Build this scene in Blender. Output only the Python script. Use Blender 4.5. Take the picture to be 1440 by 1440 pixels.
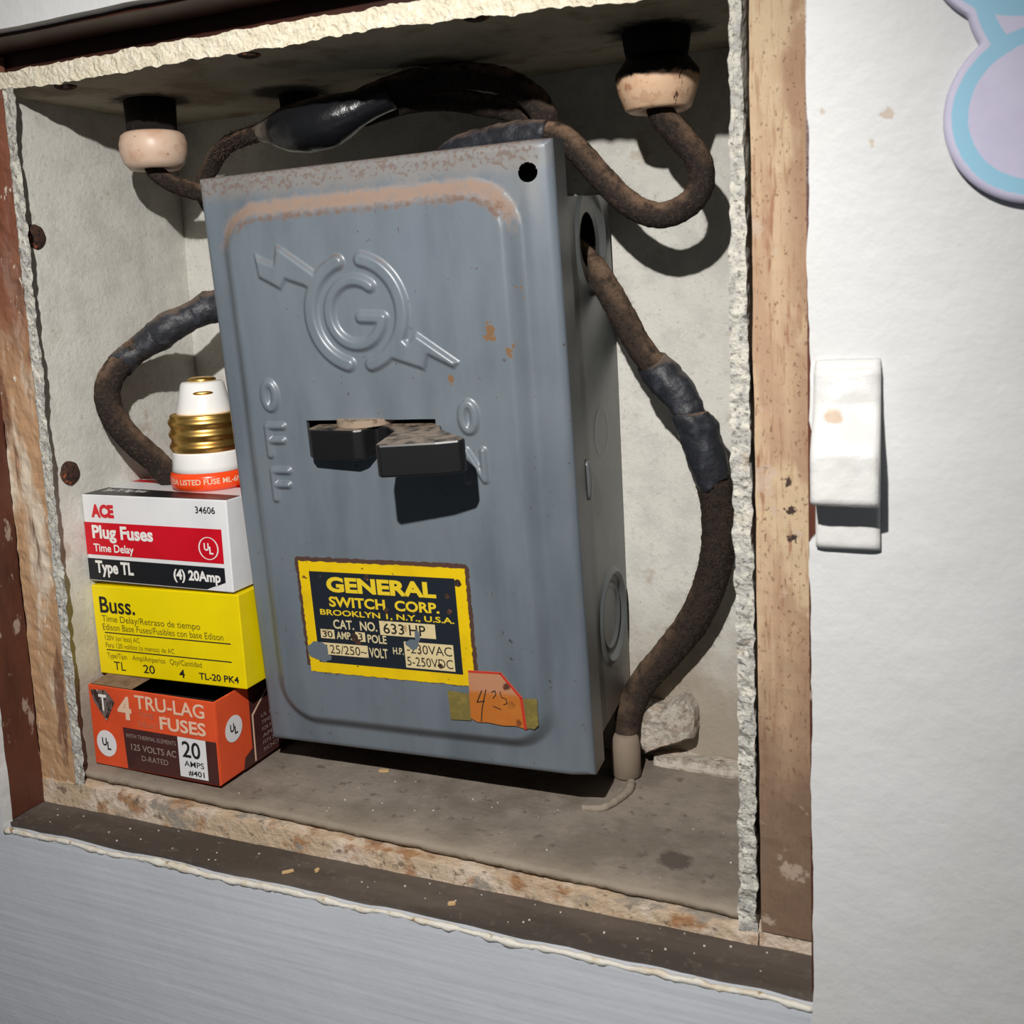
import bpy, bmesh, math, random
import numpy as np
from mathutils import Vector, Matrix, Euler, noise

# ------------------------------------------------------------------ clearing
for o in list(bpy.data.objects):
    bpy.data.objects.remove(o, do_unlink=True)
scene = bpy.context.scene
COL = scene.collection
random.seed(7)
MM = 0.001                      # every length below is in millimetres

# ------------------------------------------------------------------ camera
cd = bpy.data.cameras.new('camera')
cam = bpy.data.objects.new('camera', cd)
COL.objects.link(cam)
cd.sensor_width = 36.0
cd.lens = 36.0 * 1499.1 / 1440.0
cd.shift_x = (720.0 - 647.33) / 1440.0
cd.shift_y = -(720.0 - 616.84) / 1440.0
cd.clip_start = 0.01
cd.clip_end = 20.0
_r = [[0.909432684685331, 0.009903534353023574, -0.41573322219104636],
      [0.41269720573256524, -0.14438661051939553, 0.89935172378956],
      [-0.05111955014047105, -0.9894717917707603, -0.13539706379163843]]
cm = Matrix(((_r[0][0], -_r[0][1], -_r[0][2], 276.844 * MM),
             (_r[1][0], -_r[1][1], -_r[1][2], -261.223 * MM),
             (_r[2][0], -_r[2][1], -_r[2][2], 164.111 * MM),
             (0, 0, 0, 1)))
cam.matrix_world = cm
scene.camera = cam
cd.dof.use_dof = True
cd.dof.focus_distance = 0.372
cd.dof.aperture_fstop = 40.0

# ------------------------------------------------------------------ world and light
wd = bpy.data.worlds.new('room_air')
scene.world = wd
wd.use_nodes = True
bg = wd.node_tree.nodes['Background']
bg.inputs[0].default_value = (0.80, 0.90, 1.0, 1)
bg.inputs[1].default_value = 0.065

ld = bpy.data.lights.new('phone_light', 'SPOT')
lo = bpy.data.objects.new('phone_light', ld)
COL.objects.link(lo)
lo.location = (230 * MM, -272 * MM, 302 * MM)
ld.energy = 7.9
ld.color = (1.0, 0.97, 0.93)
ld.shadow_soft_size = 0.0035
ld.spot_size = math.radians(100)
ld.spot_blend = 1.0
_d = Vector((86, 0, 40)) - Vector((230, -272, 302))
lo.rotation_euler = _d.to_track_quat('-Z', 'Y').to_euler()

vs = scene.view_settings
scene.display_settings.display_device = 'sRGB'
vs.view_transform = 'Standard'
vs.look = 'None'
vs.exposure = 0.0
vs.gamma = 1.0
vs.use_curve_mapping = False

# ------------------------------------------------------------------ materials
def lin(c):
    return tuple(((x / 255.0) / 12.92 if x <= 10.3 else (((x / 255.0) + 0.055) / 1.055) ** 2.4) for x in c) + (1.0,)


def material(name, base, layers=(), rough=0.8, metal=0.0, bumps=(), spec=0.4, attrs=()):
    """layers: dicts kind noise/spot/up/attr mixed over the base colour. Scales are per millimetre."""
    m = bpy.data.materials.new(name)
    m.use_nodes = True
    nt = m.node_tree
    N, L = nt.nodes, nt.links
    bs = N['Principled BSDF']
    bs.inputs['Roughness'].default_value = rough
    bs.inputs['Metallic'].default_value = metal
    bs.inputs['Specular IOR Level'].default_value = spec
    tc = N.new('ShaderNodeTexCoord')
    mp = N.new('ShaderNodeMapping')
    mp.inputs['Scale'].default_value = (1000, 1000, 1000)
    L.new(tc.outputs['Object'], mp.inputs['Vector'])
    P = mp.outputs['Vector']
    col = N.new('ShaderNodeRGB')
    col.outputs[0].default_value = lin(base)
    cur = col.outputs[0]

    def noise_node(scale, detail=4, stretch=(1, 1, 1), seed=0.0, rgh=0.6):
        mm_ = N.new('ShaderNodeMapping')
        mm_.inputs['Scale'].default_value = stretch
        mm_.inputs['Location'].default_value = (seed * 7.3, seed * 3.1, seed * 5.7)
        L.new(P, mm_.inputs['Vector'])
        n = N.new('ShaderNodeTexNoise')
        n.inputs['Scale'].default_value = scale
        n.inputs['Detail'].default_value = detail
        n.inputs['Roughness'].default_value = rgh
        L.new(mm_.outputs[0], n.inputs['Vector'])
        return n.outputs['Fac']

    def rng(v, lo_, hi_, a=0.0, b=1.0):
        r = N.new('ShaderNodeMapRange')
        r.interpolation_type = 'SMOOTHSTEP'
        r.inputs['From Min'].default_value = lo_
        r.inputs['From Max'].default_value = hi_
        r.inputs['To Min'].default_value = a
        r.inputs['To Max'].default_value = b
        L.new(v, r.inputs['Value'])
        return r.outputs[0]

    def math_(op, a, b):
        q = N.new('ShaderNodeMath')
        q.operation = op
        for i, s in enumerate((a, b)):
            if isinstance(s, (int, float)):
                q.inputs[i].default_value = s
            else:
                L.new(s, q.inputs[i])
        return q.outputs[0]

    seed = 1.0
    for ly in layers:
        seed += 1.0
        k = ly.get('kind', 'noise')
        if k == 'noise':
            f = rng(noise_node(ly['scale'], ly.get('detail', 4), ly.get('stretch', (1, 1, 1)), seed), ly['lo'], ly['hi'])
        elif k == 'spot':
            vm = N.new('ShaderNodeVectorMath')
            vm.operation = 'DISTANCE'
            L.new(P, vm.inputs[0])
            vm.inputs[1].default_value = ly['at']
            wob = math_('MULTIPLY', math_('SUBTRACT', noise_node(ly.get('scale', 0.4), 4, (1, 1, 1), seed), 0.5), ly.get('wob', ly['r']))
            f = rng(math_('ADD', vm.outputs['Value'], wob), ly['r'], ly['r'] * ly.get('soft', 0.6))
        elif k == 'up':
            g = N.new('ShaderNodeNewGeometry')
            sx = N.new('ShaderNodeSeparateXYZ')
            L.new(g.outputs['Normal'], sx.inputs[0])
            f = rng(sx.outputs['Z'], ly.get('lo', 0.2), ly.get('hi', 0.9))
            f = math_('MULTIPLY', f, rng(noise_node(ly.get('scale', 0.3), 5, (1, 1, 1), seed), 0.3, 0.6))
        elif k == 'attr':
            a = N.new('ShaderNodeAttribute')
            a.attribute_name = ly['name']
            f = a.outputs['Fac']
            if ly.get('noise', 1):
                nz = math_('SUBTRACT', noise_node(ly.get('scale', 0.5), 6, ly.get('stretch', (1, 1, 1)), seed), 0.5)
                f = rng(math_('ADD', f, math_('MULTIPLY', nz, ly.get('wob', 1.0))), ly.get('lo', 0.35), ly.get('hi', 0.65))
        elif k == 'axis':
            sx = N.new('ShaderNodeSeparateXYZ')
            L.new(P, sx.inputs[0])
            nz = math_('MULTIPLY', math_('SUBTRACT', noise_node(ly.get('scale', 0.3), 5, ly.get('stretch', (1, 1, 1)), seed), 0.5), ly.get('wob', 4.0))
            f = rng(math_('ADD', sx.outputs[ly['axis']], nz), ly['lo'], ly['hi'])
        f = math_('MULTIPLY', f, ly.get('amt', 1.0))
        mx = N.new('ShaderNodeMix')
        mx.data_type = 'RGBA'
        L.new(f, mx.inputs[0])
        L.new(cur, mx.inputs[6])
        mx.inputs[7].default_value = lin(ly['col'])
        cur = mx.outputs[2]
        if 'rough' in ly:
            rr = N.new('ShaderNodeMix')
            rr.data_type = 'FLOAT'
            L.new(f, rr.inputs[0])
            if bs.inputs['Roughness'].is_linked:
                L.new(bs.inputs['Roughness'].links[0].from_socket, rr.inputs[2])
            else:
                rr.inputs[2].default_value = rough
            rr.inputs[3].default_value = ly['rough']
            L.new(rr.outputs[0], bs.inputs['Roughness'])
    L.new(cur, bs.inputs['Base Color'])
    prev = None
    for b in bumps:
        seed += 1.0
        n = noise_node(b['scale'], b.get('detail', 5), b.get('stretch', (1, 1, 1)), seed)
        bp = N.new('ShaderNodeBump')
        bp.inputs['Strength'].default_value = b.get('strength', 0.5)
        bp.inputs['Distance'].default_value = b.get('dist', 0.5) * MM
        L.new(n, bp.inputs['Height'])
        if prev is not None:
            L.new(prev, bp.inputs['Normal'])
        prev = bp.outputs['Normal']
    if prev is not None:
        L.new(prev, bs.inputs['Normal'])
    return m


def plain(name, c, rough=0.5, metal=0.0, spec=0.4):
    return material(name, c, (), rough, metal, (), spec)


M = {}
M['white_paint'] = material('white_paint', (200, 200, 199), [
    dict(scale=0.03, lo=0.35, hi=0.7, col=(203, 204, 205), amt=0.7),
    dict(kind='spot', at=(265, -19, 196), r=1.6, col=(176, 158, 138), amt=0.8, scale=0.9, wob=2.5),
    dict(kind='spot', at=(262, -19, 190.5), r=1.0, col=(176, 158, 138), amt=0.7, scale=0.9, wob=2.0),
    dict(kind='spot', at=(252.3, -19, 198), r=0.9, col=(176, 158, 138), amt=0.7, scale=0.9, wob=2.0)],
    rough=0.55, bumps=[dict(scale=0.035, strength=0.5, dist=2.2), dict(scale=0.3, strength=0.12, dist=0.4),
                       dict(scale=0.05, stretch=(1, 1, 3), strength=0.15, dist=0.6)])
M['brushed_paint'] = material('brushed_paint', (196, 200, 207), [
    dict(scale=0.02, lo=0.35, hi=0.7, col=(188, 192, 199), amt=0.6)],
    rough=0.45, bumps=[dict(scale=0.10, stretch=(0.10, 1, 2.2), strength=0.42, dist=0.7, detail=2),
                       dict(scale=0.03, strength=0.4, dist=1.5)])
M['paint_lip'] = material('paint_lip', (206, 202, 192), [
    dict(scale=0.12, lo=0.5, hi=0.66, col=(196, 184, 164)), dict(scale=0.3, lo=0.62, hi=0.7, col=(150, 128, 102))],
    rough=0.55, bumps=[dict(scale=0.3, strength=0.6, dist=0.8)])
M['brown_stain'] = material('brown_stain', (88, 50, 38), [
    dict(scale=0.1, lo=0.4, hi=0.7, col=(66, 36, 28), stretch=(1, 1, 0.3)),
    dict(scale=0.22, lo=0.60, hi=0.68, col=(168, 150, 136), amt=0.75, stretch=(1, 1, 0.5))],
    rough=0.35, bumps=[dict(scale=0.2, strength=0.4, dist=0.6)])
M['dark_stain_and_gap'] = material('dark_stain_and_gap', (62, 34, 26), [
    dict(scale=0.1, lo=0.4, hi=0.7, col=(46, 26, 22), stretch=(0.2, 1, 1))], rough=0.4)
M['dirty_sill'] = material('dirty_sill', (92, 82, 74), [
    dict(scale=0.05, stretch=(0.25, 1, 1), lo=0.35, hi=0.65, col=(66, 58, 52)),
    dict(scale=0.35, lo=0.55, hi=0.75, col=(106, 96, 87), amt=0.6),
    dict(scale=1.3, lo=0.68, hi=0.75, col=(168, 160, 148), amt=0.5)],
    rough=0.75, bumps=[dict(scale=0.25, stretch=(0.3, 1, 1), strength=0.4, dist=0.4)])
M['chipped_edge'] = material('chipped_edge', (188, 166, 140), [
    dict(scale=0.07, lo=0.45, hi=0.6, col=(205, 188, 170)),
    dict(scale=0.10, lo=0.52, hi=0.66, col=(152, 106, 66), amt=0.85),
    dict(scale=0.3, lo=0.58, hi=0.68, col=(104, 90, 78), amt=0.8),
    dict(scale=0.06, lo=0.58, hi=0.66, col=(150, 140, 128))],
    rough=0.85, bumps=[dict(scale=0.5, strength=0.8, dist=0.9)])
M['tan_wood'] = material('tan_wood', (186, 160, 130), [
    dict(scale=0.16, stretch=(1, 1, 0.10), lo=0.42, hi=0.64, col=(164, 132, 106), amt=0.8),
    dict(kind='axis', axis=0, lo=239.5, hi=245.5, wob=7, scale=0.07, stretch=(1, 1, 0.4), col=(150, 118, 94), amt=0.75),
    dict(scale=0.05, stretch=(1, 1, 0.5), lo=0.52, hi=0.60, col=(192, 170, 138), amt=0.8),
    dict(scale=0.9, stretch=(1, 1, 0.10), lo=0.52, hi=0.68, col=(142, 102, 74), amt=0.55),
    dict(scale=0.28, stretch=(1, 1, 0.14), lo=0.60, hi=0.68, col=(138, 86, 62), amt=0.7),
    dict(kind='axis', axis=2, lo=74, hi=22, wob=60, scale=0.05, col=(110, 88, 72), amt=0.88),
    dict(scale=1.1, stretch=(1, 1, 0.6), lo=0.60, hi=0.66, col=(112, 82, 62), amt=0.75),
    dict(scale=0.10, lo=0.60, hi=0.66, col=(184, 164, 146), amt=0.7),
    dict(kind='spot', at=(242.6, 0, 108), r=1.4, col=(58, 42, 34), scale=0.9, wob=4),
    dict(kind='spot', at=(243.0, 0, 101.5), r=1.2, col=(54, 40, 34), scale=0.9, wob=4),
    dict(kind='spot', at=(242.0, 0, 115), r=1.1, col=(64, 48, 38), scale=0.9, wob=4)],
    rough=0.78, bumps=[dict(scale=0.8, stretch=(1, 1, 0.12), strength=0.5, dist=0.5), dict(scale=0.2, strength=0.3, dist=0.6)])
M['peeling_wood'] = material('peeling_wood', (176, 140, 106), [
    dict(scale=0.09, stretch=(1, 1, 0.25), lo=0.46, hi=0.60, col=(204, 190, 170)),
    dict(kind='axis', axis=2, lo=120, hi=190, wob=60, scale=0.06, col=(112, 58, 40), amt=0.9),
    dict(scale=0.13, stretch=(1, 1, 0.2), lo=0.56, hi=0.66, col=(110, 74, 56), amt=0.85),
    dict(scale=0.4, stretch=(1, 1, 0.4), lo=0.64, hi=0.7, col=(216, 206, 190), amt=0.8)],
    rough=0.7, bumps=[dict(scale=0.3, stretch=(1, 1, 0.3), strength=0.7, dist=0.7)])
def board(name, base, extra=(), rough=0.92):
    return material(name, base, [
        dict(scale=0.10, lo=0.40, hi=0.68, col=tuple(int(c * 0.94) for c in base)),
        dict(scale=0.5, lo=0.56, hi=0.74, col=tuple(int(c * 0.84) for c in base), amt=0.7),
        dict(scale=1.2, lo=0.60, hi=0.70, col=tuple(min(255, int(c * 1.08)) for c in base), amt=0.6)] + list(extra),
        rough=rough, bumps=[dict(scale=0.45, strength=0.5, dist=0.6), dict(scale=1.4, strength=0.35, dist=0.3)])
M['board_wall'] = board('board_wall', (208, 206, 198), [
    dict(kind='axis', axis=2, lo=66, hi=14, wob=60, scale=0.05, col=(150, 137, 120), amt=0.85),
    dict(scale=0.055, lo=0.62, hi=0.70, col=(166, 148, 126), amt=0.5),
    dict(scale=0.8, lo=0.68, hi=0.74, col=(104, 92, 80), amt=0.6)])
M['board_ceiling'] = board('board_ceiling', (166, 157, 138), [
    dict(scale=0.05, lo=0.5, hi=0.65, col=(126, 112, 92), amt=0.7),
    dict(kind='spot', at=(28, 40, 233), r=16, col=(36, 30, 26), amt=0.85, scale=0.15, wob=16),  # these spots paint the dark holes and shade round the insulators
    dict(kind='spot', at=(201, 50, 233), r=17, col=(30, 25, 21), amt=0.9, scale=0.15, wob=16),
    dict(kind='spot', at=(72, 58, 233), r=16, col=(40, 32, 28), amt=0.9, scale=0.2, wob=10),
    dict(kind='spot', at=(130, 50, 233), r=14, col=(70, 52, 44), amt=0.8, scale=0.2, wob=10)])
M['board_edge'] = material('board_edge', (176, 174, 168), [
    dict(scale=0.35, lo=0.42, hi=0.62, col=(206, 202, 190)),
    dict(scale=0.8, lo=0.54, hi=0.66, col=(112, 108, 104), amt=0.85),
    dict(scale=0.12, lo=0.60, hi=0.70, col=(150, 124, 96), amt=0.55)],
    rough=0.95, bumps=[dict(scale=0.9, strength=0.9, dist=1.0)])
M['board_edge_light'] = material('board_edge_light', (224, 214, 190), [
    dict(scale=0.35, lo=0.45, hi=0.65, col=(236, 228, 208)),
    dict(scale=0.8, lo=0.60, hi=0.70, col=(176, 160, 132), amt=0.8)],
    rough=0.95, bumps=[dict(scale=0.9, strength=0.9, dist=1.0)])
M['board_floor'] = board('board_floor', (142, 131, 120), [
    dict(scale=0.035, lo=0.40, hi=0.62, col=(116, 106, 95)),
    dict(kind='spot', at=(207, 22, 0), r=6, col=(76, 68, 62), amt=0.85, scale=0.4, wob=5),
    dict(scale=0.22, lo=0.60, hi=0.70, col=(90, 80, 72), amt=0.75),
    dict(kind='axis', axis=1, lo=14, hi=4, wob=12, scale=0.25, col=(148, 136, 119), amt=0.5),
    dict(scale=1.6, lo=0.70, hi=0.74, col=(196, 188, 176), amt=0.5)])

M['grey_enamel'] = material('grey_enamel', (105, 114, 123), [
    dict(scale=0.05, stretch=(1.6, 1, 0.35), lo=0.35, hi=0.72, col=(88, 97, 105), amt=0.8),
    dict(scale=0.02, lo=0.35, hi=0.7, col=(110, 118, 124), amt=0.5),
    dict(scale=0.55, stretch=(1, 1, 0.7), lo=0.685, hi=0.71, col=(72, 62, 58), amt=0.8, rough=0.7),
    dict(kind='attr', name='chip', scale=0.5, wob=1.3, lo=0.42, hi=0.5, col=(112, 82, 52), rough=0.8),
    dict(kind='attr', name='scratch', scale=0.45, stretch=(1, 1, 0.7), wob=1.4, lo=0.62, hi=0.68, col=(52, 52, 54), rough=0.8),
    dict(kind='attr', name='rust', scale=0.5, wob=1.0, lo=0.45, hi=0.58, col=(72, 46, 34), rough=0.9),
    dict(kind='attr', name='film', scale=0.12, wob=0.8, lo=0.3, hi=1.0, col=(128, 118, 108), amt=0.55, rough=0.85),
    dict(kind='attr', name='dust', scale=0.45, wob=1.5, lo=0.15, hi=1.1, col=(140, 117, 101), amt=0.92, rough=0.95),
    dict(kind='attr', name='film', scale=0.7, wob=2.6, lo=0.95, hi=1.15, col=(98, 74, 60), amt=0.55, rough=0.9),
    dict(kind='attr', name='grime', scale=0.5, wob=1.5, lo=0.25, hi=0.85, col=(104, 78, 62), amt=0.85, rough=0.95)],
    rough=0.36, spec=0.6, bumps=[dict(scale=0.25, strength=0.06, dist=0.3)])
M['grey_body'] = material('grey_body', (86, 90, 91), [
    dict(scale=0.06, lo=0.4, hi=0.7, col=(72, 75, 75), amt=0.8),
    dict(scale=0.5, lo=0.66, hi=0.72, col=(78, 66, 58), amt=0.7),
    dict(kind='axis', axis=2, lo=30, hi=6, wob=14, scale=0.1, col=(112, 96, 82), amt=0.5)],
    rough=0.36, spec=0.5, bumps=[dict(scale=0.2, strength=0.08, dist=0.4)])
M['black_plastic'] = material('black_plastic', (20, 20, 22), [
    dict(kind='up', lo=0.8, hi=0.98, scale=0.25, col=(140, 124, 108), amt=0.95)], rough=0.38, spec=0.5)
M['dusty_disc'] = material('dusty_disc', (150, 132, 114), [dict(scale=0.4, lo=0.5, hi=0.65, col=(110, 92, 78))], rough=0.9)
M['dark_inside'] = plain('dark_inside', (18, 17, 17), 0.8)
M['plate_yellow'] = material('plate_yellow', (226, 190, 10), [
    dict(scale=0.5, lo=0.665, hi=0.70, col=(92, 58, 34), amt=0.9),
    dict(scale=0.1, lo=0.45, hi=0.7, col=(206, 170, 14), amt=0.6)], rough=0.45)
M['plate_navy'] = material('plate_navy', (30, 36, 44), [
    dict(scale=0.4, lo=0.66, hi=0.72, col=(96, 84, 76), amt=0.8)], rough=0.42)
M['ink_yellow'] = plain('ink_yellow', (222, 192, 40), 0.5)
M['ink_cream'] = plain('ink_cream', (206, 192, 150), 0.55)
M['field_cream'] = material('field_cream', (212, 194, 148), [dict(scale=0.3, lo=0.58, hi=0.70, col=(150, 116, 80), amt=0.7)], rough=0.6)
M['ink_black'] = plain('ink_black', (32, 30, 30), 0.6)
M['ink_white'] = plain('ink_white', (232, 230, 226), 0.6)
M['bare_paint'] = plain('bare_paint', (96, 106, 115), 0.45)
M['rust'] = material('rust', (72, 48, 38), [dict(scale=0.6, lo=0.45, hi=0.6, col=(42, 30, 26)), dict(scale=0.4, lo=0.6, hi=0.68, col=(146, 80, 46))], rough=0.95,
                     bumps=[dict(scale=0.8, strength=0.6, dist=0.5)])
M['tag_paper'] = material('tag_paper', (178, 104, 42), [
    dict(kind='axis', axis=2, lo=26.5, hi=28.5, wob=0.6, col=(180, 128, 98)),
    dict(kind='spot', at=(33.5, -3.6, 30.0), r=1.5, col=(70, 40, 34), amt=0.9, wob=1.5, scale=0.8),
    dict(kind='spot', at=(34.5, -3.6, 24), r=1.7, col=(140, 84, 40), amt=0.85, wob=1.5, scale=0.8),
    dict(kind='spot', at=(36.5, -3.6, 18.5), r=1.4, col=(112, 62, 34), amt=0.9, wob=1.5, scale=0.8),
    dict(scale=0.15, lo=0.5, hi=0.7, col=(190, 118, 52), amt=0.5)], rough=0.4)
M['tag_red'] = plain('tag_red', (186, 52, 40), 0.45)
M['old_tape'] = material('old_tape', (116, 104, 58), [dict(scale=0.3, lo=0.5, hi=0.65, col=(134, 118, 62))], rough=0.25)

M['cloth_cable'] = material('cloth_cable', (46, 40, 37), [
    dict(scale=0.9, lo=0.48, hi=0.66, col=(72, 60, 52), amt=0.8),
    dict(kind='up', lo=-0.1, hi=0.9, scale=0.25, col=(146, 118, 96), amt=0.8)],
    rough=0.98, spec=0.15, bumps=[dict(scale=1.6, strength=0.9, dist=0.6), dict(scale=0.5, strength=0.5, dist=0.6)])
M['brown_cable'] = material('brown_cable', (58, 49, 43), [
    dict(scale=0.8, lo=0.45, hi=0.66, col=(40, 34, 31), amt=0.9),
    dict(kind='up', lo=0.0, hi=0.8, scale=0.25, col=(130, 106, 86), amt=0.85)],
    rough=0.98, spec=0.15, bumps=[dict(scale=1.6, strength=0.9, dist=0.6), dict(scale=0.5, strength=0.5, dist=0.6)])
M['fuzz'] = plain('fuzz', (112, 92, 76), 0.95, 0, 0.1)
M['friction_tape'] = material('friction_tape', (38, 40, 46), [
    dict(scale=0.25, lo=0.5, hi=0.68, col=(66, 68, 76), amt=0.8),
    dict(kind='up', lo=0.45, hi=1.0, scale=0.15, col=(138, 116, 98), amt=0.75)],
    rough=0.5, spec=0.5, bumps=[dict(scale=0.22, strength=0.6, dist=1.2)])
M['shiny_tape'] = material('shiny_tape', (24, 25, 28), [
    dict(kind='axis', axis=0, lo=-11, hi=-19, wob=8, scale=0.2, col=(122, 112, 100), amt=0.8),
    dict(kind='up', lo=0.7, hi=1.0, scale=0.15, col=(150, 122, 100), amt=0.6)],
    rough=0.28, spec=0.4, bumps=[dict(scale=0.2, strength=0.35, dist=1.2)])
M['porcelain'] = material('porcelain', (214, 186, 164), [
    dict(scale=0.12, lo=0.45, hi=0.68, col=(198, 158, 132), amt=0.8),
    dict(scale=0.4, lo=0.62, hi=0.68, col=(140, 88, 58), amt=0.7)], rough=0.4, bumps=[dict(scale=0.3, strength=0.1, dist=0.4)])
M['burnt_porcelain'] = material('burnt_porcelain', (216, 176, 142), [
    dict(scale=0.25, lo=0.52, hi=0.60, col=(158, 100, 64), amt=0.85),
    dict(scale=0.14, lo=0.40, hi=0.5, col=(226, 192, 160), amt=0.6),
    dict(scale=0.35, stretch=(1, 1, 0.4), lo=0.63, hi=0.66, col=(70, 44, 34), amt=0.9),
    dict(kind='axis', axis=2, lo=8.2, hi=9.6, wob=4.5, scale=0.35, col=(16, 13, 12), amt=1.0)], rough=0.5)
M['soot_and_shade'] = material('soot_and_shade', (24, 20, 18), [dict(scale=0.4, lo=0.5, hi=0.7, col=(46, 36, 30))], rough=0.95)  # sooty necks, with the dark of the ceiling holes put into the colour
M['dusty_porcelain'] = material('dusty_porcelain', (176, 150, 126), [dict(scale=0.3, lo=0.45, hi=0.65, col=(150, 122, 100))], rough=0.95)
M['grey_tube'] = material('grey_tube', (136, 122, 106), [dict(scale=0.1, lo=0.4, hi=0.7, col=(130, 116, 102))], rough=0.8)
M['plaster'] = material('plaster', (186, 178, 166), [dict(scale=0.3, lo=0.45, hi=0.62, col=(150, 140, 128)), dict(scale=0.1, lo=0.55, hi=0.65, col=(196, 176, 158))],
                        rough=0.95, bumps=[dict(scale=0.7, strength=0.9, dist=0.8)])
M['carton_white'] = material('carton_white', (226, 226, 227), [dict(scale=0.05, lo=0.4, hi=0.7, col=(218, 218, 220))], rough=0.38)
M['carton_red'] = material('carton_red', (204, 16, 36), [dict(scale=0.05, lo=0.4, hi=0.7, col=(190, 12, 32))], rough=0.35)
M['carton_black'] = plain('carton_black', (26, 28, 33), 0.35)
M['carton_yellow'] = material('carton_yellow', (240, 216, 0), [dict(scale=0.04, lo=0.4, hi=0.7, col=(232, 206, 0))], rough=0.4)
M['carton_orange'] = material('carton_orange', (222, 84, 44), [dict(scale=0.06, lo=0.4, hi=0.7, col=(208, 76, 42)), dict(scale=0.6, lo=0.68, hi=0.73, col=(232, 150, 120), amt=0.6)], rough=0.45)
M['carton_maroon'] = material('carton_maroon', (74, 42, 40), [dict(scale=0.1, lo=0.4, hi=0.7, col=(64, 36, 35))], rough=0.4)
M['carton_kraft'] = material('carton_kraft', (132, 108, 88), [dict(scale=0.2, lo=0.4, hi=0.7, col=(104, 84, 70))], rough=0.9)
M['ink_cream_orange'] = plain('ink_cream_orange', (226, 190, 164), 0.6)
M['ink_faded'] = plain('ink_faded', (186, 110, 86), 0.6)
M['ink_grey'] = plain('ink_grey', (150, 132, 126), 0.6)
M['ink_red'] = plain('ink_red', (206, 36, 44), 0.5)
M['emblem_grey'] = material('emblem_grey', (112, 100, 96), [dict(scale=0.6, stretch=(1, 1, 0.4), lo=0.45, hi=0.55, col=(58, 46, 44)), dict(scale=0.5, lo=0.6, hi=0.66, col=(180, 166, 158))], rough=0.5)
M['ceramic_white'] = plain('ceramic_white', (232, 231, 228), 0.25, 0, 0.5)
M['brass'] = material('brass', (236, 194, 112), [dict(scale=0.2, lo=0.4, hi=0.7, col=(214, 164, 84))], rough=0.36, metal=1.0)
M['fuse_orange'] = plain('fuse_orange', (240, 74, 26), 0.28, 0, 0.5)
M['catch_paint'] = material('catch_paint', (206, 205, 203), [
    dict(kind='spot', at=(-2.4, -6.0, 29.6), r=2.4, col=(184, 160, 134), amt=0.8, scale=0.5, wob=3.0)],
    rough=0.36, bumps=[dict(scale=0.14, strength=0.5, dist=1.0)])
M['lilac_paint'] = material('lilac_paint', (196, 192, 214), [
    dict(scale=0.12, lo=0.4, hi=0.7, col=(188, 182, 208), amt=0.7),
    dict(kind='attr', name='band', scale=0.4, wob=0.35, lo=0.35, hi=0.6, col=(140, 188, 212))], rough=0.6,
    bumps=[dict(scale=0.3, strength=0.25, dist=0.3)])
M['wood_chip'] = plain('wood_chip', (196, 164, 118), 0.8)
M['crumb'] = plain('crumb', (200, 196, 188), 0.8)
M['web'] = plain('web', (150, 138, 126), 0.9)

# ------------------------------------------------------------------ object helpers
def mk(name, verts, faces, mat, parent=None, smooth=False, loc=(0, 0, 0), attrs=None):
    """verts in mm, in the object's own frame; loc in mm (relative to parent)."""
    me = bpy.data.meshes.new(name)
    v = np.asarray(verts, dtype=float) * MM
    me.from_pydata([tuple(x) for x in v], [], [tuple(int(i) for i in f) for f in faces])
    me.update()
    if isinstance(mat, (list, tuple)):
        for q in mat:
            me.materials.append(q)
    else:
        me.materials.append(mat)
    if smooth:
        me.polygons.foreach_set('use_smooth', [True] * len(me.polygons))
    if attrs:
        for k, a in attrs.items():
            at = me.attributes.new(k, 'FLOAT', 'POINT')
            at.data.foreach_set('value', np.asarray(a, dtype=np.float32).ravel())
    o = bpy.data.objects.new(name, me)
    COL.objects.link(o)
    o.location = Vector(loc) * MM
    if parent is not None:
        o.parent = parent
    return o


def fixnormals(o):
    bm = bmesh.new()
    bm.from_mesh(o.data)
    bmesh.ops.recalc_face_normals(bm, faces=bm.faces)
    bm.to_mesh(o.data)
    bm.free()
    return o


def thing(name, label, cat, loc, rot=None, group=None):
    o = bpy.data.objects.new(name, None)
    COL.objects.link(o)
    o.empty_display_size = 0.01
    o.location = Vector(loc) * MM
    if rot is not None:
        o.rotation_euler = rot
    return tag(o, label, cat, group)


def tag(o, label, cat, group=None):
    o['label'] = label
    o['category'] = cat
    if group:
        o['group'] = group
    return o


def structure(o, label=None):
    o['kind'] = 'structure'
    if label:
        o['label'] = label
    return o


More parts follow.
